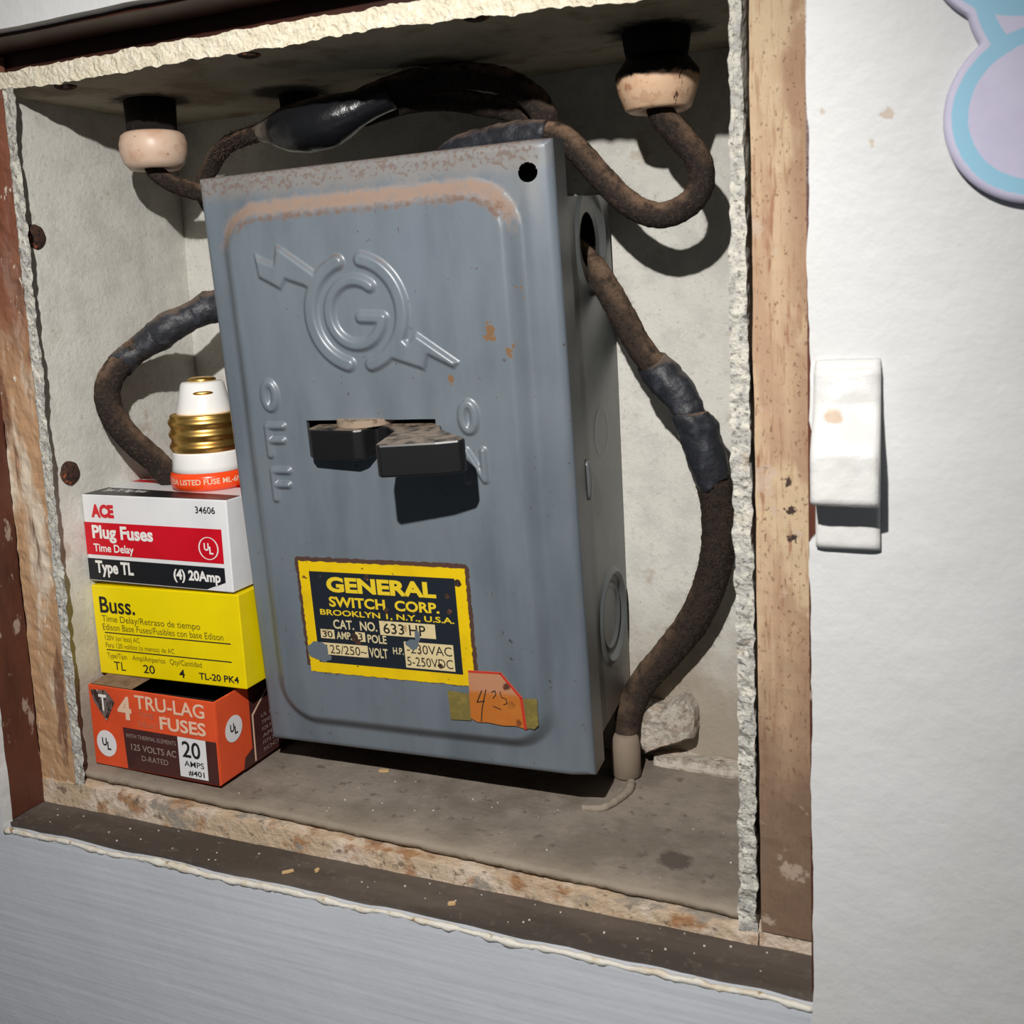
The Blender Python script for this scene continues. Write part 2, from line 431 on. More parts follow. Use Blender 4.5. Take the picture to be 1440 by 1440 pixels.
class MB:
    """collects shapes into one mesh"""
    def __init__(s):
        s.v, s.f = [], []

    def add(s, v, f):
        n = len(s.v)
        s.v += [tuple(x) for x in v]
        s.f += [tuple(i + n for i in q) for q in f]
        return s

    def quad(s, a, b, c, d):
        return s.add([a, b, c, d], [(0, 1, 2, 3)])

    def box(s, p0, p1):
        (x0, y0, z0), (x1, y1, z1) = p0, p1
        v = [(x0, y0, z0), (x1, y0, z0), (x1, y1, z0), (x0, y1, z0), (x0, y0, z1), (x1, y0, z1), (x1, y1, z1), (x0, y1, z1)]
        return s.add(v, [(0, 3, 2, 1), (4, 5, 6, 7), (0, 1, 5, 4), (1, 2, 6, 5), (2, 3, 7, 6), (3, 0, 4, 7)])

    def prism(s, poly, d0, d1, fn):
        """poly 2D list; fn(p, d) -> xyz"""
        n = len(poly)
        v = [fn(p, d0) for p in poly] + [fn(p, d1) for p in poly]
        f = [tuple(range(n))[::-1], tuple(range(n, 2 * n))]
        f += [(i, (i + 1) % n, n + (i + 1) % n, n + i) for i in range(n)]
        return s.add(v, f)


def rough_box(p0, p1, cell, disp):
    """box of grid faces; disp(Vector)->Vector offset per vertex (mm)"""
    p0, p1 = np.array(p0, float), np.array(p1, float)
    n = [max(1, int(round(abs(p1[i] - p0[i]) / cell[i]))) for i in range(3)]
    idx, V, F = {}, [], []

    def vid(i, j, k):
        key = (i, j, k)
        if key not in idx:
            p = p0 + (p1 - p0) * np.array([i / n[0], j / n[1], k / n[2]])
            d = disp(Vector(p))
            idx[key] = len(V)
            V.append((p[0] + d[0], p[1] + d[1], p[2] + d[2]))
        return idx[key]
    for ax in range(3):
        a, b = (ax + 1) % 3, (ax + 2) % 3
        for side in (0, n[ax]):
            for i in range(n[a]):
                for j in range(n[b]):
                    q = []
                    for di, dj in ((0, 0), (1, 0), (1, 1), (0, 1)):
                        c = [0, 0, 0]
                        c[ax] = side
                        c[a] = i + di
                        c[b] = j + dj
                        q.append(vid(*c))
                    F.append(q if side else q[::-1])
    return V, F


def nz(p, s, seed=0.0):
    return noise.noise(Vector((p[0] * s + seed, p[1] * s - seed, p[2] * s + 2.3 * seed)))


def fractal(p, s, seed=0.0):
    return nz(p, s, seed) + 0.5 * nz(p, s * 2.1, seed + 3) + 0.3 * nz(p, s * 4.3, seed + 5)


def lathe(profile, seg=40, center=(0, 0, 0), fn=None):
    """profile: (r, z) list -> verts, faces around z"""
    V, F = [], []
    n = len(profile)
    for k in range(seg):
        a = 2 * math.pi * k / seg
        for r, z in profile:
            V.append((center[0] + r * math.cos(a), center[1] + r * math.sin(a), center[2] + z))
    for k in range(seg):
        k2 = (k + 1) % seg
        for i in range(n - 1):
            F.append((k * n + i, k2 * n + i, k2 * n + i + 1, k * n + i + 1))
    if profile[0][0] > 0.01:
        F.append(tuple(k * n for k in range(seg))[::-1])
    if profile[-1][0] > 0.01:
        F.append(tuple(k * n + n - 1 for k in range(seg)))
    return V, F


def spline(pts, per=10):
    P = [Vector(p) for p in pts]
    out = []
    for i in range(len(P) - 1):
        p0 = P[i - 1] if i else P[0] * 2 - P[1]
        p1, p2 = P[i], P[i + 1]
        p3 = P[i + 2] if i + 2 < len(P) else P[-1] * 2 - P[-2]
        for k in range(per):
            t = k / per
            out.append(0.5 * ((2 * p1) + (p2 - p0) * t + (2 * p0 - 5 * p1 + 4 * p2 - p3) * t * t + (3 * p1 - p0 - 3 * p2 + p3) * t ** 3))
    out.append(P[-1])
    return out


def tube(path, radius, seg=18, rough=0.0, rs=0.5, seed=0.0, ragged=0.0, cap=True):
    """path: list of Vectors, radius: float or f(t)"""
    V, F = [], []
    n = len(path)
    T = []
    for i in range(n):
        a = path[max(0, i - 1)]
        b = path[min(n - 1, i + 1)]
        T.append((b - a).normalized())
    up = Vector((0, 0, 1)) if abs(T[0].z) < 0.8 else Vector((0, 1, 0))
    nrm = (up - T[0] * up.dot(T[0])).normalized()
    for i in range(n):
        nrm = (nrm - T[i] * nrm.dot(T[i])).normalized()
        bn = T[i].cross(nrm)
        t = i / (n - 1)
        r = radius(t) if callable(radius) else radius
        for k in range(seg):
            a = 2 * math.pi * k / seg
            d = nrm * math.cos(a) + bn * math.sin(a)
            q = path[i] + d * r
            rr = r * (1 + rough * fractal(q, rs, seed))
            sh = Vector((0, 0, 0))
            if ragged:
                e_ = max(0.0, 1 - i / 4.0) - max(0.0, 1 - (n - 1 - i) / 4.0)
                sh = T[i] * (ragged * e_ * (math.sin(a + seed) + 0.8 * nz((math.cos(a), math.sin(a), 0), 1.6, seed)))
            V.append(path[i] + d * rr + sh)
    for i in range(n - 1):
        for k in range(seg):
            k2 = (k + 1) % seg
            F.append((i * seg + k, i * seg + k2, (i + 1) * seg + k2, (i + 1) * seg + k))
    if cap:
        F.append(tuple(range(seg))[::-1])
        F.append(tuple((n - 1) * seg + k for k in range(seg)))
    return V, F


def sub(V, loc):
    return [(v[0] - loc[0], v[1] - loc[1], v[2] - loc[2]) for v in V]


_textcache = {}
def text_mesh(s, bold=0.0):
    """unit text: returns verts (x, y) with bounding box normalised 0..1, and faces"""
    key = (s, bold)
    if key in _textcache:
        return _textcache[key]
    cu = bpy.data.curves.new('t', 'FONT')
    cu.body = s
    cu.size = 1.0
    cu.offset = bold
    cu.resolution_u = 4
    ob = bpy.data.objects.new('t', cu)
    COL.objects.link(ob)
    bpy.context.view_layer.update()
    dg = bpy.context.evaluated_depsgraph_get()
    me = bpy.data.meshes.new_from_object(ob.evaluated_get(dg))
    v = np.array([x.co[:] for x in me.vertices])
    f = [tuple(p.vertices) for p in me.polygons]
    bpy.data.objects.remove(ob, do_unlink=True)
    bpy.data.curves.remove(cu)
    bpy.data.meshes.remove(me)
    mn, mx = v.min(0), v.max(0)
    w = (v[:, :2] - mn[:2]) / (mx[:2] - mn[:2])
    _textcache[key] = (w, f)
    return w, f


def text_into(mb, s, x0, x1, y0, y1, fn, bold=0.0):
    """text filling the rectangle x0..x1, y0..y1; fn(x, y) -> xyz"""
    w, f = text_mesh(s, bold)
    mb.add([fn(x0 + (x1 - x0) * a, y0 + (y1 - y0) * b) for a, b in w], f)


def rect_into(mb, x0, x1, y0, y1, fn):
    mb.quad(fn(x0, y0), fn(x1, y0), fn(x1, y1), fn(x0, y1))


def ring_into(mb, cx, cy, rx, ry, w, fn, seg=40):
    v, f = [], []
    for k in range(seg):
        a = 2 * math.pi * k / seg
        v.append(fn(cx + rx * math.cos(a), cy + ry * math.sin(a)))
        v.append(fn(cx + (rx - w) * math.cos(a), cy + (ry - w) * math.sin(a)))
    for k in range(seg):
        k2 = (k + 1) % seg
        f.append((2 * k, 2 * k2, 2 * k2 + 1, 2 * k + 1))
    mb.add(v, f)


def disc_into(mb, cx, cy, rx, ry, fn, seg=40):
    mb.add([fn(cx + rx * math.cos(2 * math.pi * k / seg), cy + ry * math.sin(2 * math.pi * k / seg)) for k in range(seg)], [tuple(range(seg))])


def poly_into(mb, pts, fn):
    mb.add([fn(*p) for p in pts], [tuple(range(len(pts)))])


def floorz(x):
    return 4.6 - 5.6 * min(1, max(0, x / 230.0))

# ------------------------------------------------------------------ the setting: painted wall around the niche
FY = -18.6          # front face of the painted wall
def edge_disp(amp, seed, axis):
    def d(p):
        o = [0, 0, 0]
        near = 1.0
        o[axis] = amp * fractal(p, 0.06, seed) * near
        return o
    return d

def wall_right_disp(p):
    w = max(0.0, 1 - (p.x - 249) / 6.0)
    nt_ = 2.0 * min(1, max(0, (p.z - 105) / 2.5)) * min(1, max(0, (131 - p.z) / 3.0))
    return ((0.7 * fractal((0, 0, p.z), 0.05, 4) + 0.25 * fractal((0, 0, p.z), 0.4, 6) + nt_) * w, (0.25 * nz(p, 0.03, 2) if p.y < -17 else 0), 0)
v, f = rough_box((249.2, FY, -260), (620, -14.5, 520), (12, 5, 2.5), wall_right_disp)
wf = MB().add(v, f)
v, f = rough_box((-260, FY, 247.4), (249.5, -14.5, 520), (3, 5, 12), lambda p: (0, 0, (0.5 * fractal((p.x, 0, 0), 0.05, 8)) * max(0, 1 - (p.z - 247) / 8)))
wf.add(v, f)
v, f = rough_box((-260, FY, -9.5), (-13.6, -14.5, 250), (12, 5, 3), lambda p: (0.9 * fractal((0, 0, p.z), 0.09, 6) * max(0, 1 + (p.x + 13) / 8), 0, 0))
wf.add(v, f)
wall_front = structure(mk('wall_front', wf.v, wf.f, M['white_paint'], smooth=False), 'white painted wall around the niche')
v, f = rough_box((-260, FY + 0.05, -260), (249.4, -15.5, -8.6), (2.5, 3, 6),
                 lambda p: (0, 0, (0.7 * fractal((p.x, 0, 0), 0.045, 3)) * max(0, 1 + (p.z + 8.6) / 10)))
structure(mk('trim_1', v, f, M['brushed_paint']), 'grey white painted casing board below the niche')
# thick cracked paint lip along the top edge of the lower casing and in the rebate corner
lip = [Vector((x, FY + 0.5, -8.6 + 0.7 * fractal((x, 0, 0), 0.045, 3))) for x in np.linspace(-13, 249, 240)]
v, f = tube(lip, lambda t: 0.9 + 0.5 * nz((t * 262, 0, 0), 0.16, 9), 12, 0.5, 0.35, 1)
structure(mk('trim_2', v, f, M['paint_lip'], smooth=True), 'cracked cream paint ridge on the sill edge')

# rebate boards (brown stained wood)
v, f = rough_box((-40, -15.6, -24), (262, 2, -7.3), (4, 2, 8), lambda p: (0, 0, 0.25 * fractal(p, 0.08, 1)))
structure(mk('trim_3', v, f, M['dirty_sill'], smooth=False), 'dirty dark sill board at the bottom of the niche')
v, f = rough_box((-40, -14.4, -7), (-14.2, 0.5, 250), (8, 2, 4), lambda p: (0.5 * fractal(p, 0.05, 2), 0, 0))
structure(mk('trim_4', v, f, M['brown_stain']), 'brown stained side board of the rebate')
v, f = rough_box((-14, -14.4, 246.4), (262, 0.5, 262), (6, 3, 8), lambda p: (0, 0, 0.2 * fractal(p, 0.06, 2)))
structure(mk('trim_5', v, f, M['dark_stain_and_gap']), 'dark brown top board of the rebate')
v, f = rough_box((248.4, -14.4, -7), (275, -0.3, 246), (8, 3, 8), lambda p: (0, 0, 0))
structure(mk('trim_6', v, f, M['brown_stain']))
v, f = rough_box((-40, 3.5, 238), (262, 7, 262), (30, 4, 24), lambda p: (0, 0, 0))  # added board; its dark colour stands for the shaded gap
structure(mk('trim_13', v, f, M['dark_stain_and_gap']), 'added dark board in place of the shaded gap above the ceiling edge')
# rough edges facing the room
def chip_disp(amp, seed):
    return lambda p: (0.3 * nz(p, 0.2, seed), 0.35 * amp * fractal(p, 0.35, seed), amp * fractal((p.x, p.y, 0), 0.12, seed + 1))
def strip_disp(p):
    c = chip_disp(0.5, 2)(p)
    k = (p.z + 9) / 7.8
    return (c[0], c[1], c[2] * min(1, k * 2) + k * (floorz(p.x) - 3.1 + 1.2))
v, f = rough_box((-14, 0.2, -9), (233.5, 9.0, -1.2), (1.2, 1.1, 1.2), strip_disp)
structure(mk('trim_7', v, f, M['chipped_edge'], smooth=False), 'chipped pale wood edge along the front of the niche floor')
v, f = rough_box((233.8, 0.6, -9), (250, 7, -3.0), (1.2, 1.6, 1.2), chip_disp(0.4, 5))
structure(mk('trim_8', v, f, M['chipped_edge'], smooth=False))
v, f = rough_box((-14.1, 0.6, -7), (1.2, 2.6, 246), (1.4, 2, 1.8), lambda p: (0.7 * fractal((0, 0, p.z), 0.06, 4) if p.x > -4 else 0.4 * fractal((0, 0, p.z), 0.05, 8), 0.5 * fractal(p, 0.22, 6), 0))
structure(mk('trim_9', v, f, M['peeling_wood'], smooth=False), 'peeling wood strip on the left of the niche')
v, f = rough_box((234.4, 0.0, -2.9), (262, 16, 252), (2, 4, 2), lambda p: (0.35 * fractal((0, 0, p.z), 0.05, 14) if p.x < 236 else 0, 0.2 * fractal(p, 0.2, 3) * (1 if p.y < 1 else 0), 0))
structure(mk('trim_10', v, f, M['tan_wood'], smooth=False), 'bare tan wood post on the right of the niche')
v, f = rough_box((-40, 9.2, -7), (-9, 14, 255), (30, 5, 250), lambda p: (0, 0, 0))
structure(mk('trim_11', v, f, M['dark_stain_and_gap']))
v, f = rough_box((228, 20, -30), (262, 24, 262), (30, 5, 250), lambda p: (0, 0, 0))

# niche lining (cement board)
def floor_disp(p):
    fr = max(0.0, 1 - (p.y - 4.4) / 4.0)
    top = floorz(p.x) + 0.25 * fractal(p, 0.1, 5) + fr * (0.35 * fractal((p.x, 0, 0), 0.15, 7) - 0.5 * fr)
    dy = (0.55 * fractal((p.x, 0, 0), 0.14, 9) + 0.3 * fractal((p.x, 0, 0), 0.6, 11)) if p.y < 4.6 else 0
    if p.z > -3:
        return (0, dy, top)
    bot = floorz(p.x) - 2.3 + 0.3 * fractal((p.x, 0, 0), 0.2, 13) - 4.0 * min(1.0, max(0.0, (p.y - 8.0) / 5.0))
    return (0, dy, bot - p.z)
v, f = rough_box((-9, 4.4, -7), (232, 92, 0), (1.5, 1.6, 7), floor_disp)
structure(mk('floor', v, f, M['board_floor'], smooth=True), 'dusty grey brown board floor of the niche')

def ceil_disp(p):
    fr = max(0.0, 1 - p.y / 4.0)
    zz = 0.0
    if p.z < 236:
        zz = 1.0 * fractal((p.x, 0, 0), 0.06, 21) * fr + 0.5 * fractal((p.x, 3, 0), 0.4, 27) * fr + 0.2 * nz(p, 0.08, 2) + 1.2 * max(0, 1 - p.x / 40) * fr - 3.4 * min(1.0, max(0, (p.x - 140) / 60)) * fr
    else:
        zz = 0.7 * fractal((p.x, 0, 0), 0.08, 23) * fr + 0.5 * fractal((p.x, 5, 0), 0.4, 29) * fr - 1.8 * max(0, (p.x - 100) / 100) * fr
    return (0.3 * nz(p, 0.8, 4) * fr, (0.6 * fractal(p, 0.22, 25) + 0.35 * fractal(p, 0.9, 26)) * fr, zz)
v, f = rough_box((-9, 0.2, 234.6), (231, 92, 240.8), (1.1, 1.1, 1.3), ceil_disp)
def split_front(v, f, y_lim, m_a, m_b, name, label):
    o = mk(name, v, f, [m_a, m_b], smooth=False)
    for p in o.data.polygons:
        if p.center[1] / MM < y_lim and abs(p.normal[1]) > 0.35:
            p.material_index = 1
    return structure(o, label)
split_front(v, f, 3.0, M['board_ceiling'], M['board_edge_light'], 'ceiling', 'stained board ceiling of the niche with painted-in shade and torn pale front edge')

def left_disp(p):
    fr = max(0.0, 1 - (p.y - 0.2) / 6.0)
    if p.x > -3:
        return (6.2 * fr + 1.2 * fractal((0, 0, p.z), 0.07, 31) * fr - 1.8 * (1 - fr) * max(0, 1 - p.y / 85) + 0.25 * nz(p, 0.07, 3), 0.8 * fractal(p, 0.3, 33) * fr, 0)
    if p.x < -6:
        return (9.0 * fr + 0.5 * fractal((0, 0, p.z), 0.1, 35) * fr, 0.5 * fractal(p, 0.3, 33) * fr, 0)
    return (8.0 * fr, 0.8 * fractal(p, 0.3, 33) * fr, 0)
v, f = rough_box((-7, 0.4, -2), (0, 92, 236), (2, 1.6, 1.6), left_disp)
split_front(v, f, 3.0, M['board_wall'], M['board_edge'], 'wall_left', 'pale cement board left side of the niche')

def right_disp(p):
    fr = max(0.0, 1 - (p.y - 0.4) / 5.0)
    s = (0.55 + 0.35 * max(0, 1 - p.z / 130.0)) * (fractal((0, p.y, p.z), 0.16, 41) + 0.5 * fractal((0, p.y, p.z), 0.6, 45)) * fr
    if p.x < 231:
        lean = -0.9 * max(0, 1 - p.z / 120.0) * fr + 0.6 * fr * math.sin(p.z * 0.035)
        return (s * 1.1 + lean, 1.0 * fractal(p, 0.35, 43) * fr, 0)
    return (s + 0.5 * math.sin(p.z * 0.02) * fr, 0.9 * fractal(p, 0.35, 43) * fr, 0)
v, f = rough_box((229.2, 0.6, -4), (233.0, 92, 241), (0.9, 1.4, 1.2), right_disp)
split_front(v, f, 3.5, M['board_wall'], M['board_edge'], 'wall_right', 'cement board right side of the niche with rough speckled edge')
v, f = rough_box((-9, 86.3, -8), (234, 92, 242), (6, 6, 6), lambda p: (0, (0.3 * nz(p, 0.05, 3) if p.y < 88 else 0), 0))
structure(mk('wall_back', v, f, M['board_wall'], smooth=True), 'pale cement board back of the niche')

# ------------------------------------------------------------------ the switch box
BW, BH = 115.22, 189.23
bx_rot = Euler((0.0714877, -0.0094085, 0.0273223), 'XYZ')
RB = bx_rot.to_matrix()
B0 = Vector((121.821, 23.093, 109.495)) + RB @ Vector((0, 0, -BH / 2))
switch = thing('safety_switch', 'grey enamelled steel switch box with raised G emblem and yellow nameplate', 'switch box', B0, bx_rot)
U = lambda u, v_, n: (u - BW / 2, -n, v_)
def box_y_to_n(u, v_, y):
    """outward offset n at which the box-local point (u, v) reaches world depth y"""
    p = B0 + RB @ Vector((u - BW / 2, 0, v_))
    d = RB @ Vector((0, -1, 0))
    return (y - p.y) / d.y

def sstep(x, a, b):
    t = np.clip((x - a) / (b - a), 0, 1)
    return t * t * (3 - 2 * t)

def sd_round_rect(u, v_, u0, u1, v0, v1, r):
    cx, cy, hx, hy = (u0 + u1) / 2, (v0 + v1) / 2, (u1 - u0) / 2 - r, (v1 - v0) / 2 - r
    qx, qy = np.abs(u - cx) - hx, np.abs(v_ - cy) - hy
    return np.hypot(np.maximum(qx, 0), np.maximum(qy, 0)) + np.minimum(np.maximum(qx, qy), 0) - r

def sd_seg(u, v_, a, b):
    ax, ay = a
    bx, by = b
    dx, dy = bx - ax, by - ay
    L2 = dx * dx + dy * dy + 1e-9
    t = np.clip(((u - ax) * dx + (v_ - ay) * dy) / L2, 0, 1)
    return np.hypot(u - ax - t * dx, v_ - ay - t * dy)

def sd_path(u, v_, pts):
    d = np.full(u.shape, 1e9)
    for a, b in zip(pts[:-1], pts[1:]):
        d = np.minimum(d, sd_seg(u, v_, a, b))
    return d

def arc(cx, cy, r, a0, a1, n=24, ry=None):
    ry = r if ry is None else ry
    return [(cx + r * math.cos(math.radians(a0 + (a1 - a0) * i / n)), cy + ry * math.sin(math.radians(a0 + (a1 - a0) * i / n))) for i in range(n + 1)]

def sd_poly(u, v_, pts):
    """signed distance to polygon (negative inside)"""
    d = np.full(u.shape, 1e9)
    inside = np.zeros(u.shape, bool)
    n = len(pts)
    for i in range(n):
        a, b = pts[i], pts[(i + 1) % n]
        d = np.minimum(d, sd_seg(u, v_, a, b))
        c = ((a[1] > v_) != (b[1] > v_)) & (u < (b[0] - a[0]) * (v_ - a[1]) / (b[1] - a[1] + 1e-12) + a[0])
        inside ^= c
    return np.where(inside, -d, d)

SLOT = (31.6, 75.6, 101.6, 113.0)
us = np.unique(np.concatenate([np.linspace(0, BW, 300), [SLOT[0], SLOT[1], 0.3, 0.7, 1.2, BW - 0.3, BW - 0.7, BW - 1.2]]))
vs_ = np.unique(np.concatenate([np.linspace(0, BH, 480), [SLOT[2], SLOT[3], 0.3, 0.7, 1.2, BH - 0.3, BH - 0.7, BH - 1.2]]))
def clean(a, keep):
    out = [a[0]]
    for x in a[1:]:
        if x - out[-1] < 0.08 and not any(abs(x - k) < 1e-6 for k in keep):
            continue
        out.append(x)
    return np.array(out)
us = clean(us, SLOT[:2])
vs_ = clean(vs_, SLOT[2:])
GU, GV = np.meshgrid(us, vs_)
HOLE, HR = (108.3, 180.6), 2.7
dh = np.hypot(GU - HOLE[0], GV - HOLE[1])
near = np.abs(dh - HR) < 0.26
sc_ = np.where(near, HR / np.maximum(dh, 1e-6), 1.0)
GU = HOLE[0] + (GU - HOLE[0]) * sc_
GV = HOLE[1] + (GV - HOLE[1]) * sc_
# base: pressed panel + rolled edges
sdp = sd_round_rect(GU, GV, 6.8, 105.2, 8.2, 180.2, 15.0)
panel = 3.6 * (1 - sstep(sdp, -5.0, 0.8))
de = np.minimum(np.minimum(GU, BW - GU), np.minimum(GV, BH - GV))
rr = 2.4
edge = np.where(de < rr, -(rr - np.sqrt(np.maximum(rr * rr - (rr - de) ** 2, 0))), 0)
dr = BW - GU
edge = edge - 1.5 * (1 - sstep(dr, 0, 8.0))
wob = 0.12 * np.sin(GU * 0.11 + 1.0) * np.sin(GV * 0.07 + 0.4) + 0.10 * np.sin(GV * 0.031 + GU * 0.05)
wob = wob + 0.35 * np.exp(-((GV - 118) / 8.0) ** 2) * np.sin(GU * 0.42) * sstep(GU, 28, 36) * (1 - sstep(GU, 72, 80))
base_h = panel + edge + wob * sstep(de, 0, 6)
# embossed emblem
ec = (53.0, 145.3)
ringL = sd_path(GU, GV, arc(ec[0], ec[1], 15.2, 107, 254, 40, 15.9)) - 2.35
ringR = sd_path(GU, GV, arc(ec[0], ec[1], 15.2, 77, -76, 40, 15.9)) - 2.35
gG = sd_path(GU, GV, arc(ec[0], ec[1], 8.9, 52, 335, 40, 9.6) + [(61.6, 143.4), (54.6, 143.9)]) - 1.95
tailp = [(20.1, 165.2), (22.6, 163.4), (26.8, 161.6), (28.2, 166.8), (30.3, 166.0), (39.8, 159.0), (41.6, 157.6), (40.4, 151.5), (36.6, 154.0), (30.6, 156.2), (28.4, 153.4), (20.8, 157.6)]
headp = [(66.0, 139.5), (69.4, 136.0), (72.1, 138.8), (84.9, 129.6), (83.2, 127.7), (75.6, 131.6), (74.0, 127.4), (63.0, 131.2), (58.6, 130.2), (56.4, 129.2), (59.0, 133.4), (64.4, 135.2)]
sd_em = np.minimum(np.minimum(ringL, ringR), np.minimum(gG, np.minimum(sd_poly(GU, GV, tailp), sd_poly(GU, GV, headp))))
em_h = 1.35 * (1 - sstep(sd_em, -1.25, 0.45))
# embossed lettering O F F and O N
def O_(cx, cy):
    return sd_path(GU, GV, arc(cx, cy, 2.0, 0, 360, 28, 3.9)) - 1.5
def F_(cx, cy):
    return np.minimum(sd_path(GU, GV, [(cx - 2.3, cy - 5.0), (cx - 2.3, cy + 4.2), (cx + 3.4, cy + 4.2)]), sd_seg(GU, GV, (cx - 2.3, cy - 0.4), (cx + 2.8, cy - 0.4))) - 1.25
def N_(cx, cy):
    return sd_path(GU, GV, [(cx - 2.8, cy - 4.4), (cx - 2.8, cy + 4.4), (cx + 2.6, cy - 4.4), (cx + 2.6, cy + 4.4)]) - 1.15
sd_let = np.minimum(np.minimum(O_(19.4, 121.0), F_(19.4, 107.0)), F_(19.5, 92.6))
sd_let = np.minimum(sd_let, np.minimum(O_(86.2, 113.4), N_(87.2, 99.0)))
let_h = 1.15 * (1 - sstep(sd_let, -1.0, 0.4))
GN = base_h + em_h + let_h
# wear masks
topband = np.exp(-((sdp + 1.8) / 2.6) ** 2) * sstep(GV, 160, 176)
dust = np.clip(topband * 1.15, 0, 1)
grime = np.clip(np.exp(-((sdp + 5.0) / 1.5) ** 2) * sstep(GV, 163, 175) * 0.62 + 0.5 * np.exp(-((sdp + 2.5) / 2.5) ** 2) * sstep(GU, 92, 100) * sstep(GV, 160, 170) * 0.8
                + 0.42 * sstep(np.abs(sd_em + 0.2), 0.9, 0.2) * sstep(GV, 152, 160), 0, 1)
film = np.clip(0.62 * sstep(GV, 179, 186) + 0.35 * sstep(GV, 150, 180) + 0.22 * sstep(BW - GU, 26, 4), 0, 1) * (1 - 0.5 * sstep(BW - GU, 6, 2))
def blob(cu, cv, ru, rv):
    return np.exp(-(((GU - cu) / ru) ** 2 + ((GV - cv) / rv) ** 2))
chip = np.clip(0.62 * blob(95.0, 137.5, 2.6, 5) + 0.75 * blob(81.6, 124.8, 1.2, 1.8) + 0.5 * blob(100.5, 132, 2.0, 4) + 0.38 * blob(104, 150, 3, 9), 0, 1)
scratch = np.clip(0.5 * blob(92, 41, 8, 11) + 0.33 * blob(104, 100, 10, 50) + 0.28 * blob(60, 172, 45, 6), 0, 1)
PL = (22.4, 80.6, 29.0, 67.0)
sdpl = sd_round_rect(GU, GV, PL[0], PL[1], PL[2], PL[3], 0.3)
rust = np.clip((1 - sstep(sdpl, 0.2, 2.6)) * np.where(GV > 64, 1.1, np.where(GV < 31, 0.45, 0.85)), 0, 1)
rust = np.maximum(rust, 0.55 * np.exp(-(GV - BH) ** 2 / 1.2))
nr, nc = GU.shape
idx = np.arange(nr * nc).reshape(nr, nc)
q = np.stack([idx[:-1, :-1], idx[:-1, 1:], idx[1:, 1:], idx[1:, :-1]], -1).reshape(-1, 4)
cu_ = (us[:-1] + us[1:]) / 2
cv_ = (vs_[:-1] + vs_[1:]) / 2
CU, CV = np.meshgrid(cu_, cv_)
inslot = (CU > SLOT[0]) & (CU < SLOT[1]) & (CV > SLOT[2]) & (CV < SLOT[3])
hd = dh.ravel()[q].mean(1)
keep = (~inslot.ravel()) & (hd > HR * 0.985)
emf = (em_h.ravel()[q] > 1e-4).any(1)
letf = (let_h.ravel()[q] > 1e-4).any(1)
V3 = np.stack([GU.ravel() - BW / 2, -GN.ravel(), GV.ravel()], -1)
AT = dict(dust=dust, grime=grime, film=film, chip=chip, scratch=scratch, rust=rust)
def cover_piece(name, mask, label=None, parent=None, extra=None):
    fq = q[mask]
    used, inv = np.unique(fq, return_inverse=True)
    vv = V3[used]
    ff = [tuple(x) for x in inv.reshape(-1, 4)]
    at = {k: a.ravel()[used] for k, a in AT.items()}
    vv = [tuple(x) for x in vv]
    if extra:
        n0 = len(vv)
        ev, ef = extra
        vv += ev
        ff += [tuple(i + n0 for i in t) for t in ef]
        for k in at:
            at[k] = np.concatenate([at[k], np.zeros(len(ev))])
    o = mk(name, vv, ff, M['grey_enamel'], parent or switch, True, attrs=at)
    if label:
        o['label'] = label
    return o
# skirt: sides of the cover folded back
sk = MB()
SK = -13.0
i1 = 2.0
e0 = -2.4 - 0.9
def skq(a, b, na, nb):
    sk.quad(U(a[0], a[1], na), U(b[0], b[1], nb), U(b[0], b[1], SK), U(a[0], a[1], SK))
skq((0, 0), (BW, 0), -2.4, -3.3)
skq((BW, 0), (BW, BH), -3.2, -3.2)
skq((BW, BH), (0, BH), -3.3, -2.4)
skq((0, BH), (0, 0), -2.4, -2.4)
for a, b, c, d in (((0, 0), (BW, 0), (BW - i1, i1), (i1, i1)), ((BW, 0), (BW, BH), (BW - i1, BH - i1), (BW - i1, i1)),
                   ((BW, BH), (0, BH), (i1, BH - i1), (BW - i1, BH - i1)), ((0, BH), (0, 0), (i1, i1), (i1, BH - i1))):
    sk.quad(U(*a, SK), U(*b, SK), U(*c, SK), U(*d, SK))
    sk.quad(U(*d, SK), U(*c, SK), U(*c, -4), U(*d, -4))
# slot walls (sheet thickness)
s0, s1, s2, s3 = SLOT
for a, b in (((s0, s2), (s1, s2)), ((s1, s2), (s1, s3)), ((s1, s3), (s0, s3)), ((s0, s3), (s0, s2))):
    sk.quad(U(*a, 3.7), U(*b, 3.7), U(*b, 2.2), U(*a, 2.2))
sk.quad(U(90, 172, -12.4), U(BW - 1, 172, -12.4), U(BW - 1, BH - 1, -12.4), U(90, BH - 1, -12.4))  # added sheet behind the cover hole, so the hole stays in shade
cover = cover_piece('cover', keep & ~emf & ~letf)
skirt = mk('cover_rim', sk.v, sk.f, M['grey_body'], switch)
cover_piece('emblem', keep & emf, 'raised ring emblem with a G and an arrow through it')
# each embossed letter is a piece of its own
cenU, cenV = GU.ravel()[q].mean(1), GV.ravel()[q].mean(1)
for nm, u0, u1, v0, v1 in (('letter_o', 12, 27, 114.3, 130), ('letter_f', 12, 27, 100, 114.3), ('letter_f', 12, 27, 84, 100), ('letter_o', 78, 96, 106, 122), ('letter_n', 78, 96, 90, 106)):
    cover_piece(nm, keep & letf & ~emf & (cenU > u0) & (cenU < u1) & (cenV > v0) & (cenV < v1))

